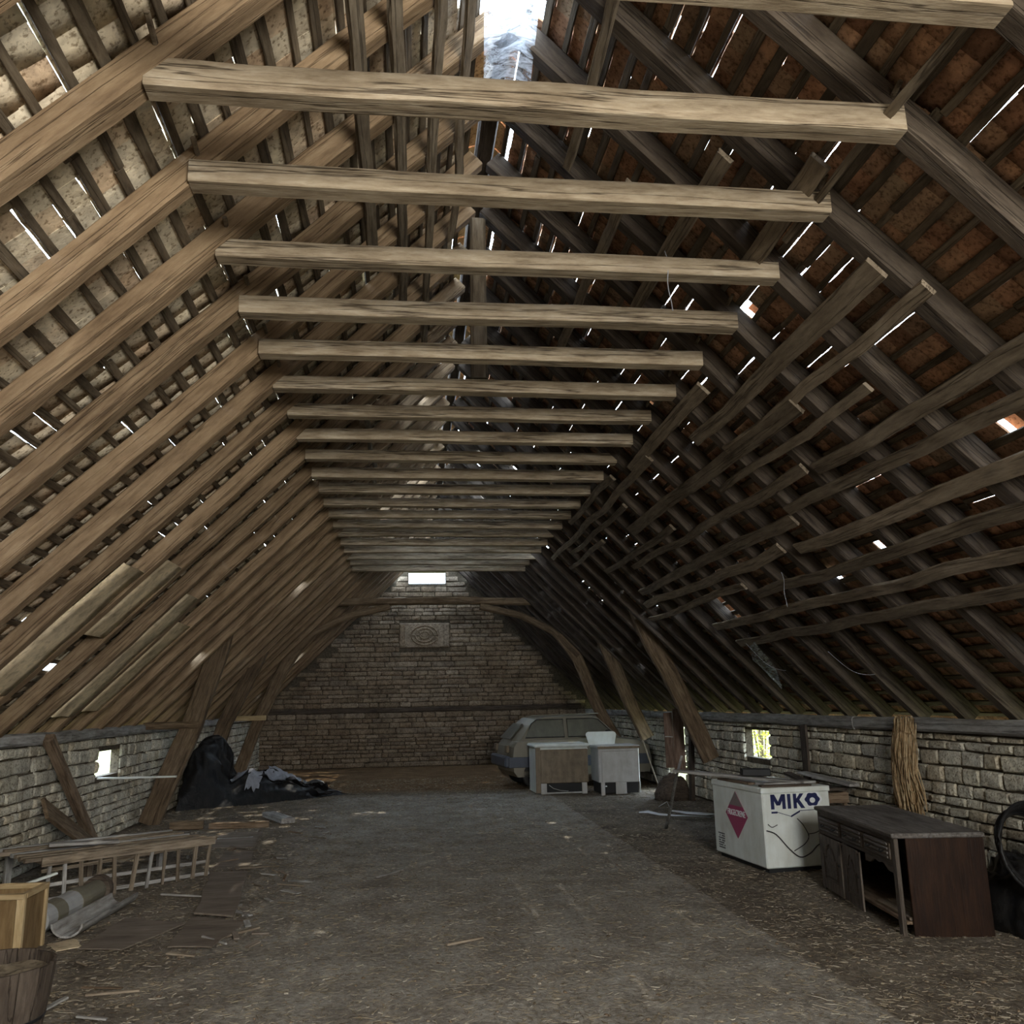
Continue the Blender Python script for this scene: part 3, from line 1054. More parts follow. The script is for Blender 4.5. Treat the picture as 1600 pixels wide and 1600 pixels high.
# ------------------------------------------------------------------ crooked battens nailed under the rafters
def lattice():
    rights = [(2.12, 3.75, 4.95, .12), (2.54, 4.05, 7.2, .14), (2.72, 3.9, 6.9, .09), (2.36, 6.4, 8.8, .13), (2.76, 5.6, 10.4, .13), (3.10, 2.2, 6.1, .11),
              (3.25, 2.2, 6.95, .12), (3.06, 6.2, 11.4, .11), (3.50, 2.2, 7.4, .13), (3.72, 2.3, 8.9, .12), (3.93, 2.3, 10.8, .13), (4.13, 2.3, 10.6, .12),
              (2.43, 8.2, 14.4, .10), (2.30, 9.4, 12.0, .09), (2.55, 9.8, 13.2, .08), (2.92, 9.2, 12.6, .08), (3.30, 7.0, 12.1, .12), (3.46, 7.6, 12.4, .11),
              (3.62, 9.0, 12.8, .10), (2.66, 11.5, 14.0, .07), (2.90, 4.9, 7.6, .08), (1.78, 4.2, 6.3, .10), (1.45, 5.0, 8.0, .08), (1.1, 3.2, 5.4, .07), (2.2, 2.7, 4.4, .05)]
    lefts = [(-0.31, 3.1, 6.25, .10), (-0.10, 3.3, 7.6, .09), (0.12, 3.2, 8.8, .10), (0.32, 3.0, 6.9, .08), (-.52, 9.0, 13.0, .08)]
    for side, lst, lab in (('right', rights, 'lattice of crooked bark-edged battens nailed under the right-hand rafters'), ('left', lefts, 'few loose battens nailed under left rafters close to the ridge')):
        root = thing('batten_lattice', lab, 'battens', (XC, 6, 3))
        sg = -1 if side == 'left' else 1
        N = Vector((sg / S2, 0, 1 / S2))
        for x, y0, y1, w in lst:
            s = abs(x - XC) * S2
            n = max(2, int((y1 - y0) / .7))
            pts = []
            for i in range(n + 1):
                y = y0 + (y1 - y0) * i / n
                p = roof(side, s + .05 * noise.noise(Vector((y * .9, x * 7, 0))), -.022, y)
                pts.append(p)
            mb = MB()
            mb.beam(pts, w * R.uniform(.85, 1.1), .028, up=N, seg=n * 4, amp=.014, ch=.12, freq=2.4, taper=(1.0, R.uniform(.75, 1.0)))
            mb.build('batten', M['batten'], root, (XC, 6, 3))
lattice()

def sheets():
    for i, (k, x0, x1, lab) in enumerate(((7, -3.55, -2.45, 'pale fibreboard sheet wedged low between left rafters, nearest of the sheets'),
                                        (8, -3.0, -2.3, 'short folded yellowish sheet wedged between left rafters'),
                                        (10, -3.75, -2.45, 'long speckled pale fibreboard sheet low between left rafters'),
                                        (11, -3.7, -2.7, 'tan fibreboard sheet between left rafters, farthest of the sheets'))):
        y0, y1 = frame_y(k) + .07, frame_y(k + 1) - .07
        s0, s1 = (XC - x1) * S2, (XC - x0) * S2
        mb = MB()
        n = 10
        vs_, fs = [], []
        for th in (0, .012):
            for a in range(n + 1):
                for b in range(5):
                    s = s0 + (s1 - s0) * a / n
                    y = y0 + (y1 - y0) * b / 4
                    nn = .012 + .02 * noise.noise(Vector((s * 2, y * 3, i * 4))) + th
                    vs_.append(roof('left', s, nn, y))
        m = (n + 1) * 5
        for a in range(n):
            for b in range(4):
                q = a * 5 + b
                fs.append((q, q + 5, q + 6, q + 1))
                fs.append((m + q, m + q + 1, m + q + 6, m + q + 5))
        for a in range(n):
            for b in (0, 4):
                q = a * 5 + b
                fs.append((q, m + q, m + q + 5, q + 5) if b == 0 else (q, q + 5, m + q + 5, m + q))
        mb.add(vs_, fs, R.random())
        o = mb.build('fibreboard_sheet', M['board_pale'], smooth=True)
        tag(o, lab, 'sheet', 'fibreboard sheets between left rafters')
sheets()

# ------------------------------------------------------------------ loose straw and crumbs on the floor
def scatter():
    n = 52000
    q = np.random.RandomState(3)
    yy = 3.6 + (q.rand(n) ** 2.0) * 17
    xx = q.uniform(-3.9, 4.9, n)
    L = q.uniform(.012, .055, n) * (1 + 1.2 * (q.rand(n) < .05))
    A = q.uniform(0, math.pi, n)
    W = q.uniform(.0007, .0018, n) * (1 + yy * .05)
    Tl = q.uniform(-.25, .25, n)
    V, F, T = [], [], []
    for i in range(n):
        x, y, a, l, w = xx[i], yy[i], A[i], L[i], W[i]
        z = fh(x, y) + .004
        dx, dy = math.cos(a), math.sin(a)
        bend = q.uniform(-.2, .2) * l
        dz = abs(Tl[i]) * l * .3
        for t, ww in ((-.5, .5), (0, 1), (.5, .5)):
            bx, by = x + dx * l * t - dy * bend * (1 - 4 * t * t), y + dy * l * t + dx * bend * (1 - 4 * t * t)
            zz = z + (t + .5) * dz
            V += [(bx - dy * w * ww, by + dx * w * ww, zz), (bx + dy * w * ww, by - dx * w * ww, zz), (bx, by, zz + w * 1.6)]
        k = 9 * i
        for r in (0, 3):
            for j in range(3):
                j2 = (j + 1) % 3
                F.append((k + r + j, k + r + 3 + j, k + r + 3 + j2, k + r + j2))
        T += [q.rand()] * 9
    o = link('straw_litter', mesh_np('straw_litter', np.array(V), np.array(F), M['straw'], np.array(T)))
    tag(o, 'thin dry straw littering the whole earth floor', 'straw', kind='stuff')
    n = 5200
    V, F, T = [], [], []
    for i in range(n):
        y = 3.6 + (q.rand() ** 1.5) * 14
        x = q.uniform(-3.9, 4.9) if q.rand() < .45 else (q.uniform(-3.9, -1.2) if q.rand() < .65 else q.uniform(2.6, 4.9))
        s = q.uniform(.004, .016)
        a = q.uniform(0, 6.28)
        z = fh(x, y)
        c, d = math.cos(a) * s, math.sin(a) * s
        e = q.uniform(.4, 1.6)
        h = s * q.uniform(.2, .7)
        b = [(x + c, y + d, z), (x - d * e, y + c * e, z), (x - c, y - d, z), (x + d * e, y - c * e, z)]
        V += b + [(p[0] * .7 + x * .3, p[1] * .7 + y * .3, z + h) for p in b]
        k = 8 * i
        F += [(k, k + 1, k + 5, k + 4), (k + 1, k + 2, k + 6, k + 5), (k + 2, k + 3, k + 7, k + 6), (k + 3, k, k + 4, k + 7), (k + 4, k + 5, k + 6, k + 7)]
        T += [q.rand()] * 8
    o = link('floor_crumbs', mesh_np('floor_crumbs', np.array(V), np.array(F), M['chips'], np.array(T)))
    tag(o, 'crumbs of wood, bark and stone trodden into the floor', 'debris', kind='stuff')
scatter()

# ------------------------------------------------------------------ flat lettering
def letters(txt, size, frame, thick=0.002, bold=0.0, mat=None, name='lettering', parent=None, width=None, shear=0.0):
    cu = bpy.data.curves.new(name, 'FONT')
    cu.body = txt
    cu.size = size
    cu.align_x = 'CENTER'
    cu.align_y = 'CENTER'
    cu.offset = bold
    cu.extrude = thick
    cu.resolution_u = 3
    cu.shear = shear
    o = bpy.data.objects.new(name, cu)
    COL.objects.link(o)
    bpy.context.view_layer.update()
    dg = bpy.context.evaluated_depsgraph_get()
    me0 = o.evaluated_get(dg).to_mesh()
    vs_ = [v.co.copy() for v in me0.vertices]
    fs = [tuple(p.vertices) for p in me0.polygons]
    o.evaluated_get(dg).to_mesh_clear()
    bpy.data.objects.remove(o)
    if width:
        w0 = max(v.x for v in vs_) - min(v.x for v in vs_)
        for v in vs_: v.x *= width / w0
    mb = MB()
    mb.add([frame(v.x, v.y, v.z) for v in vs_], fs, .5)
    return mb.build(name, mat, parent)

# ------------------------------------------------------------------ white chest freezer
def chest_freezer():
    root = thing('chest_freezer', 'white chest freezer lettered MIKO with a magenta diamond on its long side', 'freezer', (3.47, 8.62, fh(3.6, 9) ), math.radians(5.5))
    Wd, Ln, H = 0.74, 1.14, 0.80
    mb = MB()
    mb.box((0, 0, .045), (Wd, Ln, H - .05), ch=.012, tint=.5)
    mb.build('body', M['white'], root)
    b = MB(); b.box((.04, .04, 0), (Wd - .04, Ln - .04, .05), tint=.2); b.build('plinth', M['black'], root)
    b = MB()
    for lo, hi in (((-.008, -.008, H - .055), (Wd + .008, .05, H)), ((-.008, Ln - .05, H - .055), (Wd + .008, Ln + .008, H)), ((-.008, .05, H - .055), (.05, Ln - .05, H)), ((Wd - .05, .05, H - .055), (Wd + .008, Ln - .05, H))):
        b.box(lo, hi, ch=.008, tint=.5)
    b.build('rim', M['white'], root)
    b = MB(); b.box((.03, .03, H - .03), (Wd - .03, Ln - .03, H - .005), ch=.004, tint=.5); b.build('sliding_lid', M['offwhite'], root)
    # long side, seen from the gangway: u runs from the far end to the near end
    side = lambda u, v, n: Vector((-n - .001, Ln - u, v))
    front = lambda u, v, n: Vector((u, -n - .001, v))
    cu, cv, hw, hh = .56, .485, .25, .235
    d = MB(); d.prism([(cu, cv - hh), (cu + hw, cv), (cu, cv + hh), (cu - hw, cv)], .003, side)
    o = d.build('diamond_sign', M['magenta'], root); o['label'] = 'magenta diamond sign with a grey top'
    f = .38
    d = MB(); d.prism([(cu, cv + hh - .004), (cu - hw * (1 - f), cv + hh * f), (cu + hw * (1 - f), cv + hh * f)][::-1], .0015, lambda u, v, n: side(u, v, n + .003))
    d.build('grey_top', M['labelgrey'], o)
    letters('FRIGECREME', .085, lambda u, v, n: side(cu + u, cv + .015 + v - u * .0, n + .0045), .001, .0008, M['print_white'], 'lettering', o, width=.40)
    # small printed plate near the floor
    d = MB()
    for r in range(7):
        for c in range(6):
            if R.random() < .88:
                u, v = .09 + c * .026, .10 + r * .024
                d.prism([(u, v), (u + .02, v), (u + .02, v + .013), (u, v + .013)], .0012, side)
    o = d.build('vent_grille', M['blacklabel'], root); o['label'] = 'black vent slots low on the side'
    # end face: MIKO
    mk = MB()                                             # bold M, I, K
    def stroke(a, b, w):
        (x0, z0), (x1, z1) = a, b
        mk.prism([(x0 - w / 2, z0), (x0 + w / 2, z0), (x1 + w / 2, z1), (x1 - w / 2, z1)], .0015, front)
    zb, zt = .595, .735
    for x in (.108, .232): stroke((x, zb), (x, zt), .036)
    stroke((.170, zb + .035), (.112, zt), .040); stroke((.170, zb + .035), (.228, zt), .040)
    stroke((.290, zb), (.290, zt), .036)
    stroke((.354, zb), (.354, zt), .036)
    stroke((.362, zb + .055), (.432, zt), .042); stroke((.440, zb), (.380, zb + .085), .044)
    o = mk.build('lettering', M['navy'], root); o['label'] = 'navy letters MIK'
    hal = MB()
    cx, cz = .545, .675
    hal.prism([(cx + (.098 + .006 * math.cos(6 * a)) * math.cos(a) * 1.05, cz + (.085 + .005 * math.cos(6 * a)) * math.sin(a)) for a in np.linspace(0, 2 * math.pi, 48, endpoint=False)], .0015, front)
    h = hal.build('flower_emblem', M['print_white'], root)
    nav = MB()
    nav.prism([(cx + (.075 + .006 * math.cos(6 * a)) * math.cos(a) * 1.05, cz + (.063 + .005 * math.cos(6 * a)) * math.sin(a)) for a in np.linspace(0, 2 * math.pi, 48, endpoint=False)], .0015, lambda u, v, n: front(u, v, n + .0016))
    nv = nav.build('navy_ring', M['navy'], h)
    cen = MB()
    cen.prism([(cx + .030 * math.cos(a), cz - .008 + .026 * math.sin(a)) for a in np.linspace(0, 2 * math.pi, 20, endpoint=False)], .001, lambda u, v, n: front(u, v, n + .0033))
    cen.build('white_eye', M['print_white'], h)
    ch = MB()
    for (x0, z0), (x1, z1), t in (((.09, .565), (.155, .565), .018), ((.155, .567), (.30, .522), .006), ((.30, .522), (.40, .568), .017), ((.40, .572), (.60, .577), .006)):
        ch.prism([(x0, z0 - t / 2), (x1, z1 - t / 2), (x1, z1 + t / 2), (x0, z0 + t / 2)], .0015, front)
    ch.build('chevron_line', M['navy'], root)
    for nm, pts, r in (('power_cord', [(.02, .40), (.12, .36), (.25, .22), (.36, .14), (.47, .17), (.56, .24), (.64, .27)], .006),
                       ('power_cord', [(.30, .20), (.42, .26), (.47, .33), (.43, .42), (.40, .46), (.36, .50)], .0045),
                       ('power_cord', [(.47, .35), (.55, .36), (.64, .40)], .004), ('power_cord', [(.04, .46), (.08, .43), (.14, .45)], .004)):
        b = MB()
        # smooth the polyline
        P = [Vector((x, -.008, z)) for x, z in pts]
        S = []
        for i in range(len(P) - 1):
            p0, p1, p2, p3 = P[max(i - 1, 0)], P[i], P[i + 1], P[min(i + 2, len(P) - 1)]
            for k in range(5):
                t = k / 5
                S.append(.5 * ((2 * p1) + (p2 - p0) * t + (2 * p0 - 5 * p1 + 4 * p2 - p3) * t * t + (3 * p1 - p0 - 3 * p2 + p3) * t ** 3))
        S.append(P[-1])
        b.tube(S, r, 5)
        b.build(nm, M['blacklabel'], root)
    return root
chest_freezer()

def plank(name, label, a, b, w, t, mat, cat='plank', group=None, up=(0, 0, 1), amp=.006, tint=None, seg=10):
    mb = MB()
    a, b = Vector(a), Vector(b)
    mb.beam([a, b], w, t, up=up, seg=seg, amp=amp, ch=.1, tint=tint)
    me = mb.mesh(name, mat, off=a)
    o = link(name, me)
    o.location = a
    return tag(o, label, cat, group)

FZ = 0.80 + fh(3.6, 9)
plank('plank', 'long blue-grey plank on the freezer, its end jutting past the far side', (3.02, 9.98, FZ + .085), (4.02, 8.86, FZ + .02), .13, .028, M['grey_plank'], group='planks on the chest freezer')
plank('plank', 'short pale plank lying across the freezer near the lettered end', (3.55, 8.86, FZ + .018), (4.16, 8.98, FZ + .018), .16, .022, M['grey_plank'], group='planks on the chest freezer')
plank('plank', 'dark wet-looking plank along the edge of the chest freezer', (3.50, 8.72, FZ + .012), (4.02, 8.72, FZ + .012), .09, .018, M['rafter_dark'], group='planks on the chest freezer')
plank('plank', 'narrow brown plank on freezer top beside the long side', (3.44, 9.66, FZ + .012), (3.52, 8.95, FZ + .012), .10, .018, M['brown_plank'], group='planks on the chest freezer')
b = MB(); b.box((-.15, -.06, 0), (.15, .06, .075), ch=.008, tint=.2)
o = b.build('black_tray', M['black']); o.location = (3.66, 9.22, FZ + .068); o.rotation_euler = (0, math.radians(1.5), math.radians(-8))
tag(o, 'small black plastic box resting on the blue-grey plank', 'box')

def stick():
    mb = MB()
    a, b = Vector((3.41, 11.86, fh(3.4, 11.86))), Vector((3.015, 9.72, 1.02))
    pts = [a.lerp(b, t) + Vector((.006 * math.sin(t * 7), 0, .006 * math.sin(t * 9))) for t in np.linspace(0, 1, 12)]
    mb.tube([p - a for p in pts], lambda t: .022 - .006 * t, 8, tint=.9)
    mb.g = [(p[2] * 2, p[0], p[1]) for p in mb.v]
    o = mb.build('wooden_stick', M['grey_plank'], smooth=True); o.location = a
    tag(o, 'thin pale stick leaning against the end of the freezer plank', 'stick')
stick()

def ribbon():
    mb = MB()
    pts = [(3.45, 13.4), (3.52, 13.15), (3.62, 12.9), (3.80, 12.7), (4.02, 12.55), (4.25, 12.5), (4.42, 12.6), (4.3, 12.85), (4.05, 12.95), (3.9, 13.25), (3.95, 13.6), (3.84, 13.7)]
    vs_, fs = [], []
    for i, (x, y) in enumerate(pts):
        z = fh(x, y) + .02 + .03 * abs(math.sin(i * 1.3)) + (.10 if i == 10 else 0)
        w = .05 + .02 * math.sin(i * 2)
        for dz, dw in ((0, -1), (0, 1), (.006, 1), (.006, -1)):
            vs_.append((x + dw * w * .3, y + dw * w, z + dz + dw * .01 * math.sin(i)))
    for i in range(len(pts) - 1):
        for j in range(4):
            fs.append((i * 4 + j, i * 4 + (j + 1) % 4, i * 4 + 4 + (j + 1) % 4, i * 4 + 4 + j))
    mb.add(vs_, fs, .9)
    tag(mb.build('plastic_ribbon', M['print_white'], smooth=True), 'crumpled white plastic strip on floor behind the freezer', 'plastic strip')
ribbon()

# ------------------------------------------------------------------ dark sideboard
def sideboard():
    root = thing('sideboard', 'long dusty dark wood sideboard with arched doors, one door missing', 'cabinet', (3.50, 6.27, fh(3.7, 7)), math.radians(-7.4))
    D, L, H = 0.64, 1.70, 0.705
    def bx(name, lo, hi, mat='cabinet', ch=.004, axis=1, parent=root, tint=None):
        b = MB(); b.box(lo, hi, ch=ch, axis=axis, tint=tint)
        return b.build(name, M[mat], parent)
    o = bx('top', (-.025, -.012, H - .035), (D + .01, L + .012, H), 'dusty_top', .008, 1); o['label'] = 'dust-covered top board'
    o = bx('side_panel', (.075, 0, 0), (D, .022, H - .035), 'cabinet_side', .003, 2); o['label'] = 'reddish brown end panel'
    bx('side_panel', (.0, L - .022, .03), (D, L, H - .035), 'cabinet_side', .003, 2)
    bx('back_panel', (D - .012, .022, .04), (D, L - .022, H - .035), 'cabinet', 0, 1)
    bx('front_stile', (.0, .015, 0), (.03, .085, H - .035), 'cabinet', .005, 2)
    bx('front_stile', (.004, 1.085, .05), (.03, 1.115, .48), 'cabinet', .003, 2)
    bx('front_stile', (.0, L - .035, .03), (.03, L, H - .035), 'cabinet', .003, 2)
    bx('top_rail', (.004, .085, H - .075), (.03, L - .035, H - .035), 'cabinet', .003, 1)
    bx('middle_rail', (.004, .085, .475), (.03, L - .035, .502), 'cabinet', .003, 1)
    bx('bottom_shelf', (.035, .024, .085), (D - .02, L - .024, .105), 'brown_plank', .002, 1)
    bx('plank', (.06, .03, .11), (.22, .62, .13), 'batten', .003, 1)
    bx('plank', (.12, .05, .132), (.25, .56, .15), 'batten', .003, 1)
    # scalloped apron over the open bay
    pts = [(.09, .485), (.62, .485)] + [(.62 - .53 * t, .485 - .012 - .055 * abs(2 * t - 1) ** 1.5 - .02 * math.sin(3 * math.pi * t) ** 2) for t in np.linspace(0, 1, 17)]
    b = MB(); b.prism(pts, .018, lambda u, v, n: Vector((.004 - .0 + n, u, v)))
    b.build('apron', M['cabinet'], root)
    # three drawer fronts with fluted mouldings
    for y0, y1 in ((.10, .60), (.635, 1.10), (1.135, 1.65)):
        dr = bx('drawer', (-.006, y0, .508), (.02, y1, H - .08), 'cabinet', .004, 1)
        z0, z1 = .515, H - .087
        for zz in np.linspace(z0 + .006, z1 - .006, 4):
            bx('moulding', (-.016, y0 + .03, zz - .008), (-.006, y1 - .03, zz + .008), 'dusty_top', .003, 1, dr)
        for c in (y0 + .12, y1 - .12):
            b = MB()
            b.tube([(-.018, c - .035, .56), (-.030, c - .02, .553), (-.032, c, .55), (-.030, c + .02, .553), (-.018, c + .035, .56)], .006, 6)
            b.build('drawer_pull', M['black'], dr)
    # two doors: frame with an arched opening, raised arched panel
    def arch(y0, y1, z0, z1, rise, n=12):
        pts = [(y0, z0), (y1, z0), (y1, z1 - rise)]
        # shouldered round head
        pts.append((y1 - .05, z1 - rise))
        for k in range(n + 1):
            t = k / n
            pts.append((y1 - .05 - (y1 - y0 - .10) * t, z1 - rise + rise * math.sin(math.pi * t) ** .7))
        pts += [(y0 + .05, z1 - rise), (y0, z1 - rise)]
        return pts
    for y0, y1, dz, ang in ((.640, 1.095, .035, -3.0), (1.105, 1.655, .035, -1.0)):
        hgt = .44
        inn = arch(y0 + .085, y1 - .085, dz + .075, dz + hgt - .055, .10)
        n = len(inn)
        cy, cz = (y0 + y1) / 2, dz + hgt / 2
        out = []
        for (u, v) in inn:                       # outer boundary matched to the inner one
            du, dv = u - cy, v - cz
            k = min(((y1 - y0) / 2) / max(abs(du), 1e-6), (hgt / 2) / max(abs(dv), 1e-6))
            out.append((cy + du * k, cz + dv * k))
        out[0], out[1] = (y0, dz), (y1, dz)
        # keep the top corners square
        out[2] = (y1, dz + hgt * .8); out[3] = (y1, dz + hgt); out[-1] = (y0, dz + hgt * .8); out[-2] = (y0, dz + hgt)
        b = MB()
        rot = Matrix.Rotation(math.radians(ang), 4, 'Z')
        hinge = Vector((.0, y1, 0))
        def P(u, v, x):
            return rot @ (Vector((x, u, v)) - hinge) + hinge
        vs_ = [P(u, v, -.004) for u, v in out] + [P(u, v, -.018) for u, v in out] + [P(u, v, -.018) for u, v in inn] + [P(u, v, -.004) for u, v in inn]
        fs = []
        for i in range(n):
            j = (i + 1) % n
            for a in range(3):
                fs.append((a * n + i, (a + 1) * n + i, (a + 1) * n + j, a * n + j))
            fs.append((3 * n + i, i, j, 3 * n + j))
        o_ = R.uniform(0, 9)
        b.add(vs_, fs, .4, [(p.z + o_, p.y, p.x) for p in vs_])
        dr = b.build('door', M['cabinet'], root)
        inn2 = arch(y0 + .115, y1 - .115, dz + .10, dz + hgt - .085, .09)
        b = MB()
        b.prism(arch(y0 + .08, y1 - .08, dz + .07, dz + hgt - .05, .10), .006, lambda u, v, x: P(u, v, -.008 + x))
        vs_ = [P(u, v, -.008) for u, v in inn2]
        c0 = [P(cy + (u - cy) * .85, cz + (v - cz) * .9, -.017) for u, v in inn2]
        m = len(inn2)
        b.add(vs_ + c0, [(i, (i + 1) % m, m + (i + 1) % m, m + i) for i in range(m)] + [tuple(range(m, 2 * m))], .5)
        b.build('raised_panel', M['cabinet'], dr)
        b = MB(); b.lathe([(.004, 0), (.012, .004), (.012, .010), (.004, .014)], 10)
        q = MB(); q.add([P(y0 + .04 + p[0], dz + .25 + p[1], -.018 - p[2]) for p in b.v], b.f)
        q.build('knob', M['black'], dr)
    for y in (.03, L - .06):
        bx('foot', (.08 if y < .1 else .0, y, -.002), (.16, y + .05, .04), 'cabinet', .006, 2)
        bx('foot', (D - .10, y, -.002), (D - .02, y + .05, .04), 'cabinet', .006, 2)
sideboard()

# ------------------------------------------------------------------ two old chest fridges and the white panel on them
def fridge_brown():
    root = thing('old_freezer', 'old freezer with brown-stained front and white side, behind the open floor', 'freezer', (2.32, 16.42, fh(2.8, 16.4)), math.radians(2))
    W, D, H = 1.0, .72, .90
    def bx(name, lo, hi, mat, ch=.006, tint=None):
        b = MB(); b.box(lo, hi, ch=ch, tint=tint); return b.build(name, M[mat], root)
    bx('body', (0, .02, .22), (W, D, H - .06), 'white', .02)
    o = bx('front_panel', (.09, -.012, .20), (W - .01, .022, .80), 'rustpanel', .012); o['label'] = 'brown-stained front panel'
    bx('corner_strip', (.0, -.006, .03), (.09, .02, .84), 'rustpanel', .006)
    bx('side_skirt', (.0, .02, .03), (.03, D, .24), 'white', .006)
    bx('leg', (.09, -.004, .0), (.20, .03, .20), 'offwhite', .006)
    bx('leg', (W - .14, -.004, .0), (W - .04, .03, .20), 'offwhite', .006)
    bx('sill', (.09, -.004, .015), (W - .14, .02, .04), 'offwhite', .004)
    bx('machine_bay', (.04, .10, .03), (W - .02, D - .02, .23), 'black', .0)
    o = bx('lid', (-.035, -.04, H - .06), (W + .02, D + .02, H), 'white', .022); o['label'] = 'rounded white lid'
    b = MB(); b.tube([(.24, .0, .17), (.32, -.004, .11), (.45, -.006, .07), (.60, -.004, .055)], .005, 5); b.build('wire', M['offwhite'], root)
fridge_brown()

def fridge_white():
    root = thing('enamel_fridge', 'grey-white enamel fridge with open plinth beside the brown-stained freezer', 'fridge', (3.42, 16.02, fh(3.7, 16)), math.radians(0))
    W, D, H = .76, .70, .87
    def bx(name, lo, hi, mat, ch=.006, tint=None):
        b = MB(); b.box(lo, hi, ch=ch, tint=tint); return b.build(name, M[mat], root)
    bx('body', (0, .02, .22), (W, D, H - .05), 'offwhite', .012)
    bx('front_panel', (.05, -.008, .225), (W - .01, .022, .775), 'offwhite', .01)
    bx('leg', (.03, -.004, 0), (.10, .03, .23), 'offwhite', .004)
    bx('leg', (W - .025, -.004, .03), (W, .03, .23), 'offwhite', .004)
    bx('centre_plate', (.30, -.002, .02), (.50, .02, .225), 'offwhite', .004)
    bx('machine_bay', (.03, .08, .03), (W - .02, D - .02, .22), 'black', .0)
    o = bx('lid', (-.02, -.03, H - .06), (W + .01, D + .02, H), 'offwhite', .012); o['label'] = 'greyish worktop lid'
    bx('edge_strip', (-.02, -.036, H - .055), (W + .01, -.028, H - .012), 'rustpanel', .002)
    b = MB(); b.lathe([(.015, 0), (.02, .01), (.012, .02)], 8, (.12, -.0, .15)); b.build('tap', M['white'], root)
fridge_white()

def white_panel():
    mb = MB()
    pts = []
    w, h, r = .58, .235, .06
    for cx, cz, a0 in ((w - r, r * .3, -90), (w - r, h - r, 0), (r, h - r, 90), (r, r * .3, 180)):
        rr_ = r if cz > .1 else r * .3
        for a in range(0, 91, 15):
            pts.append((cx + rr_ * math.cos(math.radians(a0 + a)), cz + rr_ * math.sin(math.radians(a0 + a))))
    mb.prism(pts, .03, lambda u, v, n: Vector((u - w / 2, n + .06 * v / h, v)))
    o = mb.build('enamel_slab', M['white'])
    o.location = (3.60, 16.52, fh(3.7, 16) + .868)
    tag(o, 'small round-cornered white slab standing up on the enamel fridge', 'slab')
white_panel()

# ------------------------------------------------------------------ old car behind the fridges
def car():
    root = thing('car', 'dusty old hatchback car parked behind the two fridges', 'car', (1.92, 17.35, fh(2.5, 17.5)), math.radians(6))
    Ln, Wd = 2.95, 1.45
    # side profile of the lower body and of the cabin, x from tail to nose
    low = [(.10, .24), (.02, .34), (.0, .56), (.03, .80), (.10, .90), (.60, .93), (2.30, .93), (2.75, .88), (3.0, .78), (3.05, .5), (3.0, .26)]
    cab = [(.08, .89), (.36, 1.22), (.50, 1.33), (.72, 1.375), (1.75, 1.385), (1.95, 1.35), (2.42, .92)]
    def hull(name, prof, y0, y1, mat, ins=0.0, rows=5, parent=root):
        b = MB()
        vs_, n = [], len(prof)
        ys = np.linspace(0, 1, rows)
        for t in ys:
            y = y0 + (y1 - y0) * t
            e = abs(2 * t - 1) ** 4
            for (x, z) in prof:
                k = ins * e
                vs_.append((x + (.5 * Ln - x) * k * .10, y + (0.10 * ins * (1 if t < .5 else -1) * max(0, (z - .9)) * 3 if ins else 0), z - k * .03))
        fs = [tuple(range(n)), tuple(reversed(range((rows - 1) * n, rows * n)))]
        for r in range(rows - 1):
            for j in range(n):
                j2 = (j + 1) % n
                fs.append((r * n + j, (r + 1) * n + j, (r + 1) * n + j2, r * n + j2))
        b.add(vs_, fs, .5)
        return b.build(name, M[mat], parent)
    hull('body', low, 0, Wd, 'car', .6, 7)
    hull('cabin', cab, .06, Wd - .06, 'car', 1.0, 7)
    def side_win(pts, nm):
        b = MB()
        def P(u, v, n):
            return Vector((u, .048 + .30 * max(0, v - .9) - n, v))
        b.prism(pts, .012, P)
        w = b.build(nm, M['glass'], root)
        f = MB()
        m = len(pts)
        f.tube([P(u, v, .012) for u, v in pts], .012, 5, closed=True)
        f.build('window_seal', M['rubber'], w)
        return w
    side_win([(.36, .96), (1.16, .96), (1.16, 1.30), (.62, 1.30), (.50, 1.22)], 'side_window')
    side_win([(1.24, .96), (2.22, .96), (1.90, 1.28), (1.80, 1.305), (1.24, 1.305)], 'side_window')
    # sloping tail glass
    b = MB()
    b.prism([(.14, 0), (.86, 0), (.80, 1), (.20, 1)], .012, lambda u, v, n: Vector((.10 + .27 * v - n, .06 + u * (Wd - .12), .93 + .285 * v + n)))
    b.build('tail_window', M['glass'], root)
    b = MB(); b.box((-.07, .02, .40), (.05, Wd - .02, .62), ch=.03, tint=.4); b.build('bumper', M['carblue'], root)
    b = MB(); b.box((.0, -.012, .40), (2.9, .01, .60), ch=.008, tint=.4); b.build('side_trim', M['carblue'], root)
    for y in (.10, Wd - .30):
        b = MB(); b.box((-.012, y, .68), (.04, y + .2, .82), ch=.01); b.build('tail_light', M['rustpanel'], root)
    for x in (.55, 2.45):
        for y in (.0, Wd - .17):
            b = MB()
            b.lathe([(.12, 0), (.25, .0), (.275, .03), (.275, .14), (.25, .17), (.12, .17)], 20)
            q = MB(); q.add([(x + p[0], y + .0 + p[2], .275 + p[1]) for p in b.v], b.f, .5)
            w = q.build('wheel', M['rubber'], root)
            h = MB(); h.lathe([(.02, -.004), (.12, .0), (.14, .012), (.05, .02)], 14)
            q = MB(); q.add([(x + p[0], y + p[2] - .006, .275 + p[1]) for p in h.v], h.f, .5)
            q.build('hubcap', M['offwhite'], w)
    b = MB(); b.tube([(.5, .10, 1.385), (1.9, .10, 1.40)], .012, 5); b.build('roof_gutter', M['car'], root)
    b = MB(); b.tube([(2.0, .06, 1.0), (2.05, -.05, 1.02)], .012, 5); b.box((1.98, -.16, .96), (2.06, -.04, 1.08), ch=.015); b.build('door_mirror', M['rubber'], root)
car()

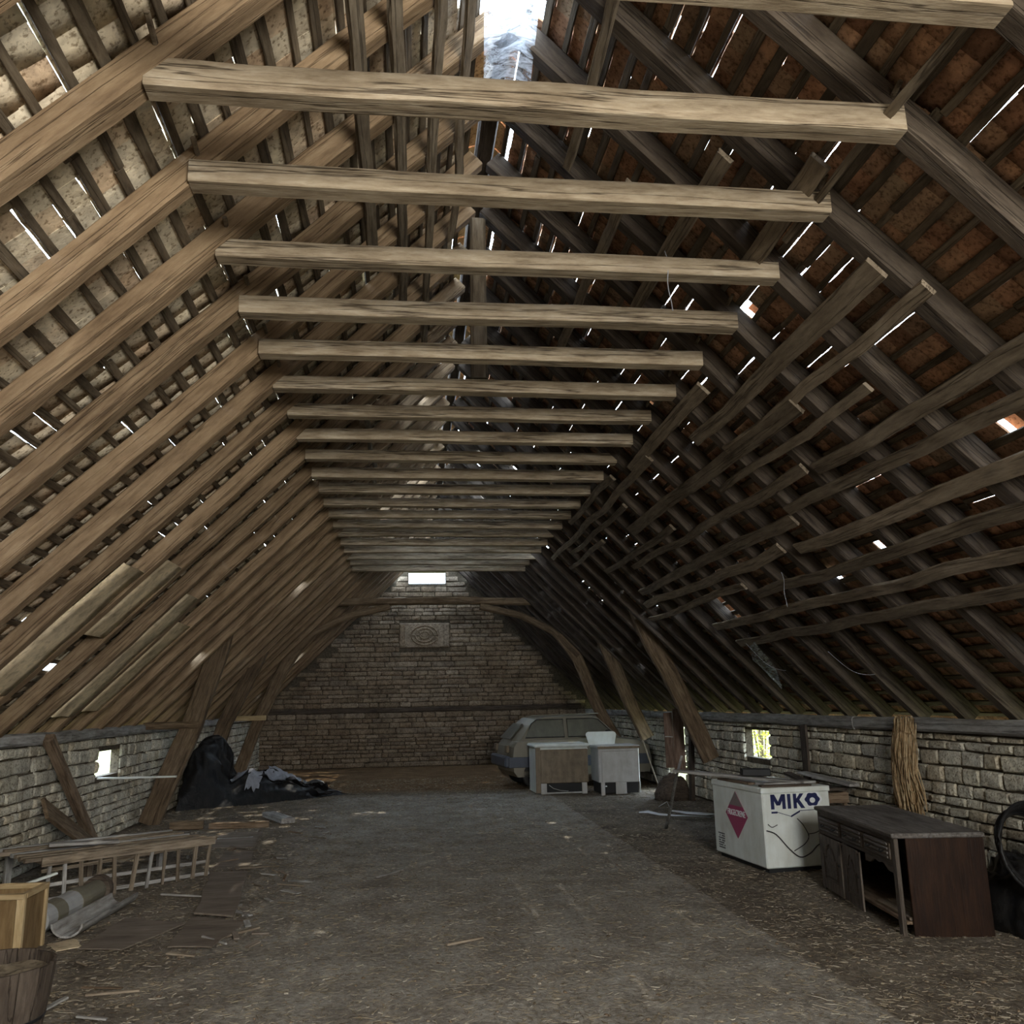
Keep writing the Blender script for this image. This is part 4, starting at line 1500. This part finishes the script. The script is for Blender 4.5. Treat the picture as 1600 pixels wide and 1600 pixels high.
# ------------------------------------------------------------------ right-hand wall: boards, twine, coil
def hanging_board():
    root = thing('plank_door', 'old brown plank door hung against right wall near the bright gap', 'door leaf', (4.40, 15.0, .40), math.radians(3))
    for x0, x1, zt, zb, m in ((0.0, .155, 1.02, .10, 'door_brown'), (.16, .36, 1.09, .02, 'door_brown')):
        b = MB(); b.box((x0 - .02, 0, zb), (x1 - .005 - .02, .028, zt), ch=.005, axis=2, jit=.004); b.build('plank', M[m], root)
    b = MB(); b.box((-.01, .028, .25), (.33, .05, .33), ch=.004, axis=0); b.build('ledger', M['brown_plank'], root)
    b = MB(); b.box((-.01, .028, .8), (.33, .05, .88), ch=.004, axis=0); b.build('ledger', M['brown_plank'], root)
    b = MB(); b.tube([(-.02, -.012, .62), (.03, -.03, .62), (.12, -.012, .61)], .008, 5); b.build('latch', M['offwhite'], root)
hanging_board()
def lump(name, label, cat, c, size, mat, seed, n=28, m=14, amp=.18, fq=2.2):
    b = MB()
    vs_, fs = [], []
    for i in range(m + 1):
        ph = math.pi / 2 * i / m
        for j in range(n):
            th = 2 * math.pi * j / n
            d = Vector((math.cos(th) * math.cos(ph), math.sin(th) * math.cos(ph), math.sin(ph)))
            k = 1 + amp * noise.noise(d * fq + Vector((seed, seed * 2, 0))) + amp * .5 * noise.noise(d * fq * 2.7 + Vector((seed, 0, 3)))
            fold = 1 - .10 * abs(noise.noise(Vector((th * 2.5, d.z * .8, seed)))) * (1 - d.z)
            vs_.append((d.x * size[0] * k * fold, d.y * size[1] * k * fold, d.z * size[2] * k))
    for i in range(m):
        for j in range(n):
            j2 = (j + 1) % n
            fs.append((i * n + j, i * n + j2, (i + 1) * n + j2, (i + 1) * n + j))
    fs.append(tuple(reversed(range(n))))
    b.add(vs_, fs, .5)
    o = b.build(name, mat, smooth=True)
    o.location = (c[0], c[1], fh(c[0], c[1]) - .005)
    return tag(o, label, cat)
lump('sack_heap', 'dark heap of sacks on floor under the hung plank door', 'sacks', (4.48, 15.05), (.30, .26, .42), M['rafter_dark'], 4)
plank('leaning_board', 'dark narrow board leaning on right wall next to bright slit window', (4.80, 10.46, fh(4.8, 10.5) + .0), (4.90, 10.66, 1.30), .17, .03, M['rafter_dark'], 'board', up=(1, 0, 0.1))
plank('leaning_board', 'black timber upright beside the hung plank door', (4.72, 14.75, fh(4.8, 14.75)), (4.82, 14.85, 1.34), .16, .06, M['rafter_dark'], 'board', up=(1, 0, 0.1))
plank('metal_rod', 'thin grey rod leaning under the sawn-off post by the enamel fridge', (4.62, 16.3, fh(4.5, 16.3) + .01), (4.36, 16.45, .92), .022, .022, M['lath'], 'rod', amp=.003)

def crate_stack():
    root = thing('wooden_crate', 'low dark slatted crate against right wall behind the chest freezer', 'crate', (4.54, 10.0, fh(4.5, 10)), math.radians(2))
    for z in (.04, .20, .36, .52):
        for y in (-.45, .43):
            b = MB(); b.box((-.36, y, z), (.30, y + .022, z + .11), ch=.004, axis=0, jit=.003); b.build('slat', M['brown_plank'], root)
        for x in (-.38, .28):
            b = MB(); b.box((x, -.45, z), (x + .022, .45, z + .11), ch=.004, axis=1, jit=.003); b.build('slat', M['brown_plank'], root)
    for x in (-.355, .245):
        for y in (-.43, .40):
            b = MB(); b.box((x, y, 0), (x + .04, y + .04, .64), ch=.004, axis=2); b.build('corner_post', M['brown_plank'], root)
crate_stack()
z0 = fh(4.5, 10) + .66
for i, (a, b_, w, m, lab) in enumerate((((4.20, 10.50, z0), (5.0 - .12, 10.35, z0 + .01), .15, 'brown_plank', 'brown plank laid across the far end of the slatted crate'),
                                       ((4.16, 10.15, z0), (4.88, 10.10, z0), .13, 'batten', 'greyish plank across the middle of slatted crate'),
                                       ((4.12, 9.75, z0), (4.88, 9.70, z0), .16, 'rafter_dark', 'dark plank laid across the near end of the slatted crate'),
                                       ((4.20, 10.55, z0 + .05), (4.30, 9.62, z0 + .04), .12, 'brown_plank', 'brown plank lying lengthwise on top of the crate planks'),
                                       ((4.62, 10.60, z0 + .11), (4.50, 9.75, z0 + .05), .10, 'rafter_dark', 'dark tilted plank lying lengthwise over the crate planks'),
                                       ((4.74, 10.45, z0 + .12), (4.86, 9.42, z0 + .06), .13, 'grey_plank', 'pale grey plank lying along right wall on the crate'))):
    plank('plank', lab, a, b_, w, .03, M[m], group='planks on the slatted crate')

def twine():
    root = thing('twine_bundle', 'hanging bundle of brown baler twine on right wall', 'twine', (4.90, 8.30, .45))
    b = MB(); b.beam([(-.0, .02, .97), (.06, .02, .98)], .03, .03, seg=3, amp=.003); b.build('peg', M['batten'], root)
    q = random.Random(9)
    b = MB()
    for i in range(150):
        t0, t1 = q.uniform(-.16, .16), 0
        t1 = t0 * 1.45 + q.uniform(-.05, .05) + .06
        x0 = -q.uniform(0, .09) * (1 - (t0 / .2) ** 2) - .01
        zt, zb = .96 + q.uniform(-.04, .03), q.uniform(.05, .22)
        ph, am = q.uniform(0, 6), q.uniform(.004, .018)
        pts = []
        for k in range(9):
            u = k / 8
            pts.append((x0 - .03 * math.sin(u * 3) + am * math.sin(ph + u * 7), t0 + (t1 - t0) * u + am * math.cos(ph + u * 9), zt + (zb - zt) * u))
        b.tube(pts, .006, 4, tint=q.random(), caps=False)
    for i in range(22):
        c = (q.uniform(-.10, -.03), q.uniform(-.14, .16), q.uniform(.25, .9))
        r1, r2 = q.uniform(.03, .08), q.uniform(.05, .14)
        b.tube([(c[0] + .01 * math.sin(a * 2), c[1] + r1 * math.cos(a), c[2] + r2 * math.sin(a)) for a in np.linspace(0, 2 * math.pi, 14, endpoint=False)], .005, 4, tint=q.random(), closed=True)
    o = b.build('twine_strands', M['twine'], root); o['kind'] = 'stuff'
    b = MB()
    b.tube([(-.06 + .06 * math.sin(a) * .6, .01 + .17 * math.cos(a), .84 + .012 * math.sin(3 * a)) for a in np.linspace(0, 2 * math.pi, 24, endpoint=False)], .008, 5, closed=True)
    b.build('binding', M['twine'], root)
twine()

def coil():
    root = thing('hose_coil', 'coil of black plastic pipe leaning behind the sideboard end', 'hose', (4.43, 5.98, fh(4.5, 6.0) + .58))
    q = random.Random(3)
    for k in range(7):
        R0 = .31 - .016 * k
        b = MB()
        pts = []
        for a in np.linspace(0, 2 * math.pi, 40, endpoint=False):
            x, z = R0 * math.cos(a), R0 * math.sin(a)
            y = .028 * k + .02 * math.sin(2 * a + k)
            pts.append((x, y + .10 * (z / .3), z + .02))
        b.tube(pts, .014, 7, closed=True, tint=.5)
        b.build('hose_loop', M['tarp'], root, smooth=True)
coil()
lump('plastic_heap', 'heap of black plastic film on floor at right edge beside sideboard', 'plastic', (4.56, 6.32), (.32, .55, .50), M['tarp'], 8, 40, 16, .25, 3.0)
def sheet_scrap():
    b = MB()
    vs_, fs = [], []
    n, m = 12, 8
    for th in (0, .004):
        for i in range(n + 1):
            for j in range(m + 1):
                u, v = i / n, j / m
                vs_.append((-.02 + .40 * u, -.16 * v - .03 * math.sin(u * 5), .30 + .20 * u * u - .22 * v * (u + .1) + .02 * noise.noise(Vector((u * 4, v * 4, 1))) + th))
    k = (n + 1) * (m + 1)
    for i in range(n):
        for j in range(m):
            a = i * (m + 1) + j
            fs.append((a, a + 1, a + m + 2, a + m + 1)); fs.append((k + a, k + a + m + 1, k + a + m + 2, k + a + 1))
    b.add(vs_, fs, .5)
    o = b.build('plastic_sheet', M['plastic_blue'], smooth=True)
    o.location = (4.36, 5.86, fh(4.4, 5.9) + .08)
    tag(o, 'fold of bluish translucent plastic over the black film heap', 'plastic')
sheet_scrap()

# ------------------------------------------------------------------ left side clutter
plank('timber_prop', 'slanting timber prop from the left wall top down to the floor', (-3.86, 10.12, 1.36), (-3.80, 11.72, fh(-3.8, 11.7)), .10, .11, M['brown_plank'], 'prop', up=(1, 0, 0), amp=.01)
plank('plank', 'broad dark brown plank leaning beneath the slanting timber prop', (-3.76, 9.95, .66), (-3.62, 11.30, fh(-3.6, 11.3) + .03), .24, .04, M['post'], up=(1, 0.1, 0.5))
plank('white_lath', 'thin white lath sticking out from the left slit window', (-4.12, 12.18, .785), (-3.02, 12.2, .785), .05, .022, M['white'], 'lath', amp=.002)

def slatted_rack():
    root = thing('slatted_rack', 'grey slatted wooden rack with open lattice side, at left wall', 'rack', (-3.17, 8.45, fh(-3, 9)), math.radians(43))
    L, D, H = 1.62, .92, .37
    q = random.Random(2)
    def sl(a, b, w, t, up=(0, 0, 1)):
        mb = MB(); mb.beam([a, b], w, t, up=up, seg=5, amp=.006, ch=.1); mb.build('slat', M['batten'] if q.random() < .5 else M['grey_plank'], root)
    for i in range(7):                                   # long top slats
        y = .03 + (D - .06) * i / 6
        sl((-.05 - q.random() * .1, y, H + .02), (L + q.uniform(-.02, .06), y + q.uniform(-.02, .02), H - .01), .05, .035)
    for i in range(9):                                   # cross pieces below them
        x = .06 + (L - .12) * i / 8
        sl((x, .0, H - .028), (x + q.uniform(-.03, .03), D, H - .026), .045, .022)
    for i in range(11):                                  # uprights of the lattice side
        x = .04 + (L - .08) * i / 10
        sl((x, .0, .0), (x + q.uniform(-.05, .05), q.uniform(-.02, .02), H - .03), q.uniform(.02, .04), .02, (0, 1, 0))
    for z in (.05, .17, .29):
        sl((.0, .02, z), (L, .02, z + q.uniform(-.03, .03)), .022, .03)
    sl((-.02, -.018, H + .0), (L + .03, -.018, H - .02), .022, .075)
    for x in (.05, L * .5, L - .05):
        sl((x, D - .03, 0), (x, D - .03, H - .03), .06, .06, (0, 1, 0))
slatted_rack()
plank('plank', 'short greenish plank laid crosswise on the left slatted rack', (-3.25, 8.75, fh(-3, 9) + .465), (-2.72, 9.0, fh(-3, 9) + .445), .14, .025, M['grey_plank'])

def wooden_box():
    root = thing('plywood_box', 'pale open plywood box with battened corners at left edge', 'box', (-2.64, 6.76, fh(-2.7, 6.8)))
    W, D, H = .72, .42, .43
    def bx(name, lo, hi, mat='pale_ply', ch=.003, axis=2):
        b = MB(); b.box(lo, hi, ch=ch, axis=axis); return b.build(name, M[mat], root)
    bx('panel', (-W, .012, .0), (-.012, .024, H - .01), 'box_panel'); bx('panel', (-W, D - .024, 0), (-.012, D - .012, H - .01), 'box_panel')
    bx('panel', (-.024, .012, 0), (-.012, D - .012, H - .01), 'box_panel'); bx('panel', (-W + .012, .012, 0), (-W + .024, D - .012, H - .01), 'box_panel')
    bx('bottom', (-W + .02, .02, .015), (-.02, D - .02, .03))
    for x in (-.045, -W): 
        bx('corner_batten', (x, -.006, 0), (x + .045, .014, H)); bx('corner_batten', (x, D - .014, 0), (x + .045, D + .006, H))
    for y in (-.0, D - .035):
        bx('corner_batten', (-.014, y, 0), (.006, y + .035, H))
    bx('rim', (-W, -.012, H - .035), (.004, .03, H), axis=0); bx('rim', (-W, D - .03, H - .035), (.004, D + .012, H), axis=0)
    bx('rim', (-.03, .03, H - .035), (.012, D - .03, H), axis=1); bx('rim', (-W - .012, .03, H - .035), (-W + .03, D - .03, H), axis=1)
wooden_box()

def tub():
    root = thing('stave_tub', 'round old wooden stave tub in the bottom left corner', 'tub', (-2.21, 5.36, fh(-2.2, 5.4)))
    n, R0, R1, H = 16, .255, .30, .335
    for k in range(n):
        a0, a1 = 2 * math.pi * k / n + .012, 2 * math.pi * (k + 1) / n - .012
        b = MB()
        vs_ = []
        for z, r in ((0, R0), (H * .5, (R0 + R1) / 2 + .006), (H + R.uniform(-.006, .006), R1)):
            for rr_ in (r, r - .018):
                for a in (a0, (a0 + a1) / 2, a1):
                    vs_.append((rr_ * math.cos(a), rr_ * math.sin(a), z))
        fs = []
        for i in range(2):
            p = i * 6
            fs += [(p, p + 1, p + 7, p + 6), (p + 1, p + 2, p + 8, p + 7), (p + 4, p + 3, p + 9, p + 10), (p + 5, p + 4, p + 10, p + 11), (p + 2, p + 5, p + 11, p + 8), (p + 3, p, p + 6, p + 9)]
        fs += [(12, 13, 16, 15), (13, 14, 17, 16), (1, 0, 3, 4), (2, 1, 4, 5)]
        b.add(vs_, fs, R.random(), [(v[2] + k, v[0], v[1]) for v in vs_])
        b.build('stave', M['rafter_dark'], root)
    for z, r in ((.07, R0 + .008),):
        b = MB(); b.tube([(r * math.cos(a), r * math.sin(a), z) for a in np.linspace(0, 6.2832, 32, endpoint=False)], .007, 5, closed=True, flat=2.2); b.build('hoop', M['black'], root)
    b = MB()
    vs_, fs = [(0, 0, H - .05)], []
    for i in range(1, 6):
        for j in range(20):
            a = j * math.pi / 10
            r = (R1 - .02) * i / 5
            vs_.append((r * math.cos(a), r * math.sin(a), H - .06 + .035 * noise.noise(Vector((r * 9 * math.cos(a), r * 9 * math.sin(a), 2)))))
    for j in range(20): fs.append((0, 1 + j, 1 + (j + 1) % 20))
    for i in range(4):
        for j in range(20):
            p, p2 = 1 + i * 20 + j, 1 + i * 20 + (j + 1) % 20
            fs.append((p, p + 20, p2 + 20, p2))
    b.add(vs_, fs, .3)
    o = b.build('chaff_fill', M['chips'], root, smooth=True); o['kind'] = 'stuff'
tub()

def pipe():
    root = thing('banded_pipe', 'grey clay pipe with olive bands lying by the plywood box', 'pipe', (-2.80, 7.42, fh(-2.8, 7.6) + .105), math.radians(-3))
    ys = [0, .16, .34, .62, .80, 1.15]
    for i in range(5):
        b = MB()
        r = .10 + (.004 if i % 2 else 0) - .012 * (i == 4)
        b.tube([(0, ys[i], 0), (0, (ys[i] + ys[i + 1]) / 2, 0), (0, ys[i + 1], 0)], r, 20, tint=.5)
        b.build('pipe_band', M['pipe_grey'] if i in (0, 2) else M['pipe_olive'], root, smooth=False)
    b = MB(); b.tube([(0, 1.13, 0), (0, 1.22, 0)], .12, 20); b.build('collar', M['rafter_dark'], root)
pipe()
def trough():
    b = MB()
    pts = [(.12 * math.cos(a), .10 * math.sin(a)) for a in np.linspace(math.pi, 2 * math.pi, 11)] + [(.105 * math.cos(a), .085 * math.sin(a)) for a in np.linspace(2 * math.pi, math.pi, 11)]
    b.prism(pts, 1.1, lambda u, v, n: Vector((u, n, v + .1)))
    b.g = [(p[1], p[0], p[2]) for p in b.v]
    o = b.build('wooden_trough', M['grey_plank']); o.location = (-2.53, 7.30, fh(-2.5, 7.8)); o.rotation_euler = (0, 0, math.radians(-4))
    tag(o, 'hollowed grey wooden trough beside the banded pipe', 'trough')
trough()
plank('white_lath', 'short pale lath poking up behind the plywood box', (-3.35, 8.0, fh(-3.3, 8.2) + .20), (-3.05, 8.45, fh(-3, 8.5) + .27), .03, .018, M['white'], 'lath', amp=.002)

def flat_piece(name, label, cat, pts, t, mat, lift=.012):
    b = MB()
    c = Vector((sum(p[0] for p in pts) / len(pts), sum(p[1] for p in pts) / len(pts), 0))
    q = []
    for i in range(len(pts)):                         # ragged outline
        a, d = Vector(pts[i]), Vector(pts[(i + 1) % len(pts)])
        for k in range(4):
            p = a.lerp(d, k / 4)
            q.append((p.x - c.x + R.uniform(-.012, .012), p.y - c.y + R.uniform(-.012, .012)))
    b.prism(q, t)
    o = b.build(name, mat)
    o.location = (c.x, c.y, fh(c.x, c.y) + lift)
    o.rotation_euler = (R.uniform(-.012, .012), R.uniform(-.012, .012), 0)
    return tag(o, label, cat)
flat_piece('cardboard_sheet', 'large flat brown cardboard sheet on floor right of the trough', 'cardboard', [(-2.32, 6.94), (-1.99, 6.86), (-1.72, 7.55), (-2.27, 7.85)], .008, M['card'])
flat_piece('cardboard_sheet', 'wrinkled flat cardboard sheet, nearest the concrete strip', 'cardboard', [(-1.69, 6.86), (-1.38, 6.80), (-1.25, 7.50), (-1.73, 7.75)], .008, M['card'])
flat_piece('cardboard_scrap', 'small white cardboard scrap with oval hole near plywood box', 'cardboard', [(-2.58, 7.10), (-2.45, 6.92), (-2.31, 7.0), (-2.44, 7.24)], .006, M['board_pale'])
flat_piece('floor_board', 'long reddish-brown flat board running back from the wrinkled cardboard', 'board', [(-1.98, 9.6), (-1.62, 9.6), (-1.38, 7.62), (-1.72, 7.80)], .014, M['card'])
flat_piece('cardboard_sheet', 'flat pinkish cardboard sheet beside end of the slatted rack', 'cardboard', [(-2.02, 9.90), (-1.66, 9.85), (-1.78, 11.0), (-2.14, 11.05)], .008, M['card'])
flat_piece('cardboard_sheet', 'olive cardboard sheet on floor beyond the slatted rack', 'cardboard', [(-2.45, 11.4), (-1.85, 11.3), (-1.95, 12.6), (-2.5, 12.7)], .008, M['card'])
plank('plank', 'short thick grey timber offcut on floor before the tarpaulin', (-2.12, 14.15, fh(-2, 14) + .05), (-1.72, 13.35, fh(-2, 13.4) + .045), .20, .07, M['grey_plank'], amp=.008)
plank('plank', 'brown timber offcut lying by the foot of the cruck post', (-3.30, 13.15, fh(-3.3, 13) + .06), (-2.86, 13.2, fh(-2.9, 13) + .06), .14, .11, M['post'], amp=.008)
plank('plank', 'long low brown timber lying crosswise before the tarpaulin', (-2.75, 13.05, fh(-2.5, 13) + .05), (-1.95, 13.1, fh(-2, 13) + .045), .10, .08, M['brown_plank'], amp=.008)
plank('plank', 'low reddish board end at bottom edge near the tub', (-1.82, 5.05, fh(-1.5, 5) + .03), (-1.28, 5.0, fh(-1.3, 5) + .02), .10, .04, M['door_brown'], amp=.006)
q = random.Random(77)
for i, (x, y, a, l, lab) in enumerate(((-1.55, 8.0, .9, .42, 'thin grey stick beside the long reddish-brown flat board'), (-1.25, 7.2, .8, .34, 'whitish splintered stick beside the wrinkled cardboard'),
                                    (-2.0, 8.55, -.4, .45, 'pale stick on floor before the lattice side of the rack'), (-1.55, 9.9, .1, .40, 'pale straight stick beyond the pinkish cardboard sheet'),
                                    (-2.35, 12.1, .15, .7, 'long thin batten on floor past the olive cardboard'), (-1.75, 5.9, .12, .30, 'brown stick on floor right of the tub'),
                                    (-.18, 9.3, 1.0, .45, 'forked pale twig on the concrete strip mid floor'), (.4, 6.6, .5, .3, 'short pale twig on the near concrete strip'))):
    d = Vector((math.cos(a), math.sin(a), 0)) * l / 2
    plank('loose_stick', lab, Vector((x, y, fh(x, y) + .016)) - d, Vector((x, y, fh(x, y) + .016)) + d, .022, .014, M['batten'] if i % 2 else M['grey_plank'], 'stick', amp=.004)

def splinters():
    q = random.Random(41)
    for i in range(46):
        x, y = q.uniform(-3.0, -1.0), q.uniform(4.6, 13.5)
        if -3.9 < x < -1.7 and 6.6 < y < 9.6: x = q.uniform(-1.65, -1.0)
        a, l = q.uniform(0, 3.14), q.uniform(.08, .30)
        d = Vector((math.cos(a), math.sin(a), 0)) * l / 2
        c = Vector((x, y, fh(x, y) + .012))
        plank('wood_splinter', 'small wood splinter in the debris strip beside the concrete floor', c - d, c + d + Vector((0, 0, q.uniform(0, .02))), q.uniform(.012, .05), q.uniform(.008, .014),
              M[q.choice(('batten', 'grey_plank', 'brown_plank', 'card'))], 'splinter', 'splinters along the left debris strip', amp=.006, seg=4)
splinters()

# ------------------------------------------------------------------ black tarpaulin heap with rags
def tarp_height(u, v):
    """u 0..1 along the heap from the wall, v -1..1 across"""
    h = 0.86 * math.exp(-(abs(u - .11) / .105) ** 4) + .34 * math.exp(-((u - .42) / .22) ** 2) + .20 * max(0, 1 - u) ** .6
    h *= max(0, 1 - abs(v) ** 3.5) * min(1, (1 - u) * 4)
    h += (.16 * noise.noise(Vector((u * 7, v * 1.6, 1))) - .16 * abs(noise.noise(Vector((u * 11, v * 2.2, 7)))) - .07 * abs(noise.noise(Vector((u * 26, v * 5, 3)))) + .09) * min(1, (1 - u) * 5) * (1 - abs(v) ** 3)
    return max(h, 0.004)
def tarp_xy(u, v):
    w = .98 * (1 - u) ** .75 + .02
    return -3.84 + 2.74 * u, 16.55 + 1.0 * u + v * w * (1.0 if v < 0 else .8)
def tarp():
    n, m = 110, 60
    V = []
    for i in range(n + 1):
        for j in range(m + 1):
            u, v = i / n, -1 + 2 * j / m
            x, y = tarp_xy(u, v)
            f = min(1, (1 - u) * 5) * (1 - abs(v) ** 4)
            hz = tarp_height(u, v)
            x += f * .16 * noise.noise(Vector((hz * 4, v * 5, u * 6)))
            y += f * .16 * noise.noise(Vector((hz * 3, v * 6, u * 7 + 9)))
            V.append((max(x, -3.93), y, fh(x, y) + hz))
    k = np.arange((n + 1) * (m + 1)).reshape(n + 1, m + 1)
    Q = np.stack([k[:-1, :-1], k[1:, :-1], k[1:, 1:], k[:-1, 1:]], -1).reshape(-1, 4)
    off = np.array((-2.5, 16.9, 0))
    o = link('tarpaulin', mesh_np('tarpaulin', np.array(V) - off, Q, M['tarp'], np.full(len(V), .5), smooth=True))
    o.location = off
    tag(o, 'heap of black plastic tarpaulin tapering to a point, at left', 'tarpaulin')
    for u0, u1, v0, v1, lab in ((.26, .38, -.55, .0, 'grey rag draped on the tarpaulin next to its tall hump'), (.36, .44, -.85, -.35, 'dark-edged grey rag low on the front of the tarpaulin'),
                               (.46, .58, -.60, .25, 'long light grey rag draped over the middle of the tarpaulin'), (.56, .66, -.4, .4, 'speckled grey rag on the tapering half of the tarpaulin'),
                               (.68, .93, -.1, .35, 'thin pale plastic edge along the pointed end of tarpaulin')):
        b = MB()
        vs_, fs = [], []
        a, c = 9, 9
        for th in (.03, .042):
            for i in range(a + 1):
                for j in range(c + 1):
                    u = u0 + (u1 - u0) * i / a + .02 * noise.noise(Vector((j * .6, u0 * 9, 1)))
                    v = v0 + (v1 - v0) * j / c + .10 * noise.noise(Vector((i * .5, v0 * 9, 4)))
                    x, y = tarp_xy(u, v)
                    vs_.append((x, y, fh(x, y) + tarp_height(u, v) + th + .02 * abs(noise.noise(Vector((i * .9, j * .7, u0 * 5))))))
        kk = (a + 1) * (c + 1)
        for i in range(a):
            for j in range(c):
                p = i * (c + 1) + j
                fs.append((p, p + 1, p + c + 2, p + c + 1)); fs.append((kk + p, kk + p + c + 1, kk + p + c + 2, kk + p + 1))
        b.add(vs_, fs, .5)
        tag(b.build('rag', M['rag'] if u0 < .67 else M['plastic_blue'], smooth=True), lab, 'rag', 'rags on the black tarpaulin')
tarp()

# ------------------------------------------------------------------ cobwebs
def cobweb(name, label, corners, sag, n=10):
    a, b, c, d = (Vector(p) for p in corners)
    vs_, fs = [], []
    for i in range(n + 1):
        for j in range(n + 1):
            u, v = i / n, j / n
            p = (a * (1 - u) + b * u) * (1 - v) + (d * (1 - u) + c * u) * v
            p = p + Vector((0, 0, -sag * 4 * u * (1 - u) * (.5 + v))) + Vector((0, .06 * noise.noise(Vector((u * 3, v * 3, sag * 30))), 0))
            vs_.append(p)
    for i in range(n):
        for j in range(n):
            q = i * (n + 1) + j
            fs.append((q, q + 1, q + n + 2, q + n + 1))
    mb = MB(); mb.add(vs_, fs, .5)
    tag(mb.build('cobweb', M['silk'], smooth=True), label, 'cobweb')
cobweb('cobweb', 'dense dusty cobweb glowing under the ridge hole at top centre', [(.42, 4.45, 5.95), (.78, 4.45, 5.93), (.76, 4.95, 5.60), (.46, 4.95, 5.64)], .04)
cobweb('cobweb', 'torn cobweb between right rafters below the bright roof hole', [(4.05, 10.1, 2.42), (4.35, 10.75, 2.12), (4.6, 10.5, 1.80), (4.3, 9.9, 1.95)], .08)
def threads():
    q = random.Random(14)
    lab = ['dangling cobweb thread by right rafters, near the bright roof hole', 'dusty thread hanging off battens above the chest freezer', 'dusty looping thread under right rafters near the wall',
           'thread hanging from the third collar beam near its right end']
    spots = [((4.1, 10.3, 2.30), (4.35, 9.8, 1.95)), ((3.6, 8.0, 2.84), (3.62, 8.0, 2.5)), ((4.3, 8.6, 2.1), (4.5, 8.1, 1.85)), ((1.55, 4.72, 4.36), (1.56, 4.70, 3.95))]
    for (a, b), l in zip(spots, lab):
        a, b = Vector(a), Vector(b)
        mb = MB()
        mb.tube([a.lerp(b, t) + Vector((.01 * math.sin(t * 8), .01 * math.cos(t * 6), -.08 * 4 * t * (1 - t) * (abs(a.x - b.x) > .05))) for t in np.linspace(0, 1, 10)], .003, 5)
        tag(mb.build('cobweb_thread', M['rag']), l, 'thread')
threads()

# ------------------------------------------------------------------ bushes outside the wall openings
def bush(label, c, size, n, seed):
    root = thing('bush', label, 'bush', c)
    q = np.random.RandomState(seed)
    b = MB()
    for i in range(5):
        b.tube([(0, 0, -.1), (q.uniform(-.2, .2), q.uniform(-.2, .2), size[2] * .5), (q.uniform(-.5, .5), q.uniform(-.5, .5), size[2])], .02, 6)
    b.build('stem', M['bark'], root)
    V, F, T = [], [], []
    for i in range(n):
        p = np.array((max(-1.6, min(1.6, q.normal(0, .42))) * size[0], max(-1.6, min(1.6, q.normal(0, .42))) * size[1], abs(q.uniform(0, 1)) * size[2]))
        a, e = q.uniform(0, 6.28), q.uniform(-.9, .9)
        d = np.array((math.cos(a) * math.cos(e), math.sin(a) * math.cos(e), math.sin(e)))
        s_ = np.cross(d, (0, 0, 1)); s_ /= np.linalg.norm(s_) + 1e-9
        l, w = q.uniform(.07, .13), q.uniform(.02, .04)
        V += [p, p + d * l * .5 + s_ * w, p + d * l, p + d * l * .5 - s_ * w]
        F.append((4 * i, 4 * i + 1, 4 * i + 2, 4 * i + 3))
        T += [q.rand()] * 4
    o = link('foliage', mesh_np('foliage', np.array(V), np.array(F), M['leaf'], np.array(T)), root)
    o['kind'] = 'stuff'
bush('sunlit yellow-green bush seen outside the right slit window', (7.4, 13.9, -.1), (.9, 1.6, 2.4), 2600, 1)
bush('pale sunlit bush outside the right wall gap near the fridges', (7.4, 18.2, -.1), (.9, 1.4, 2.4), 2000, 2)
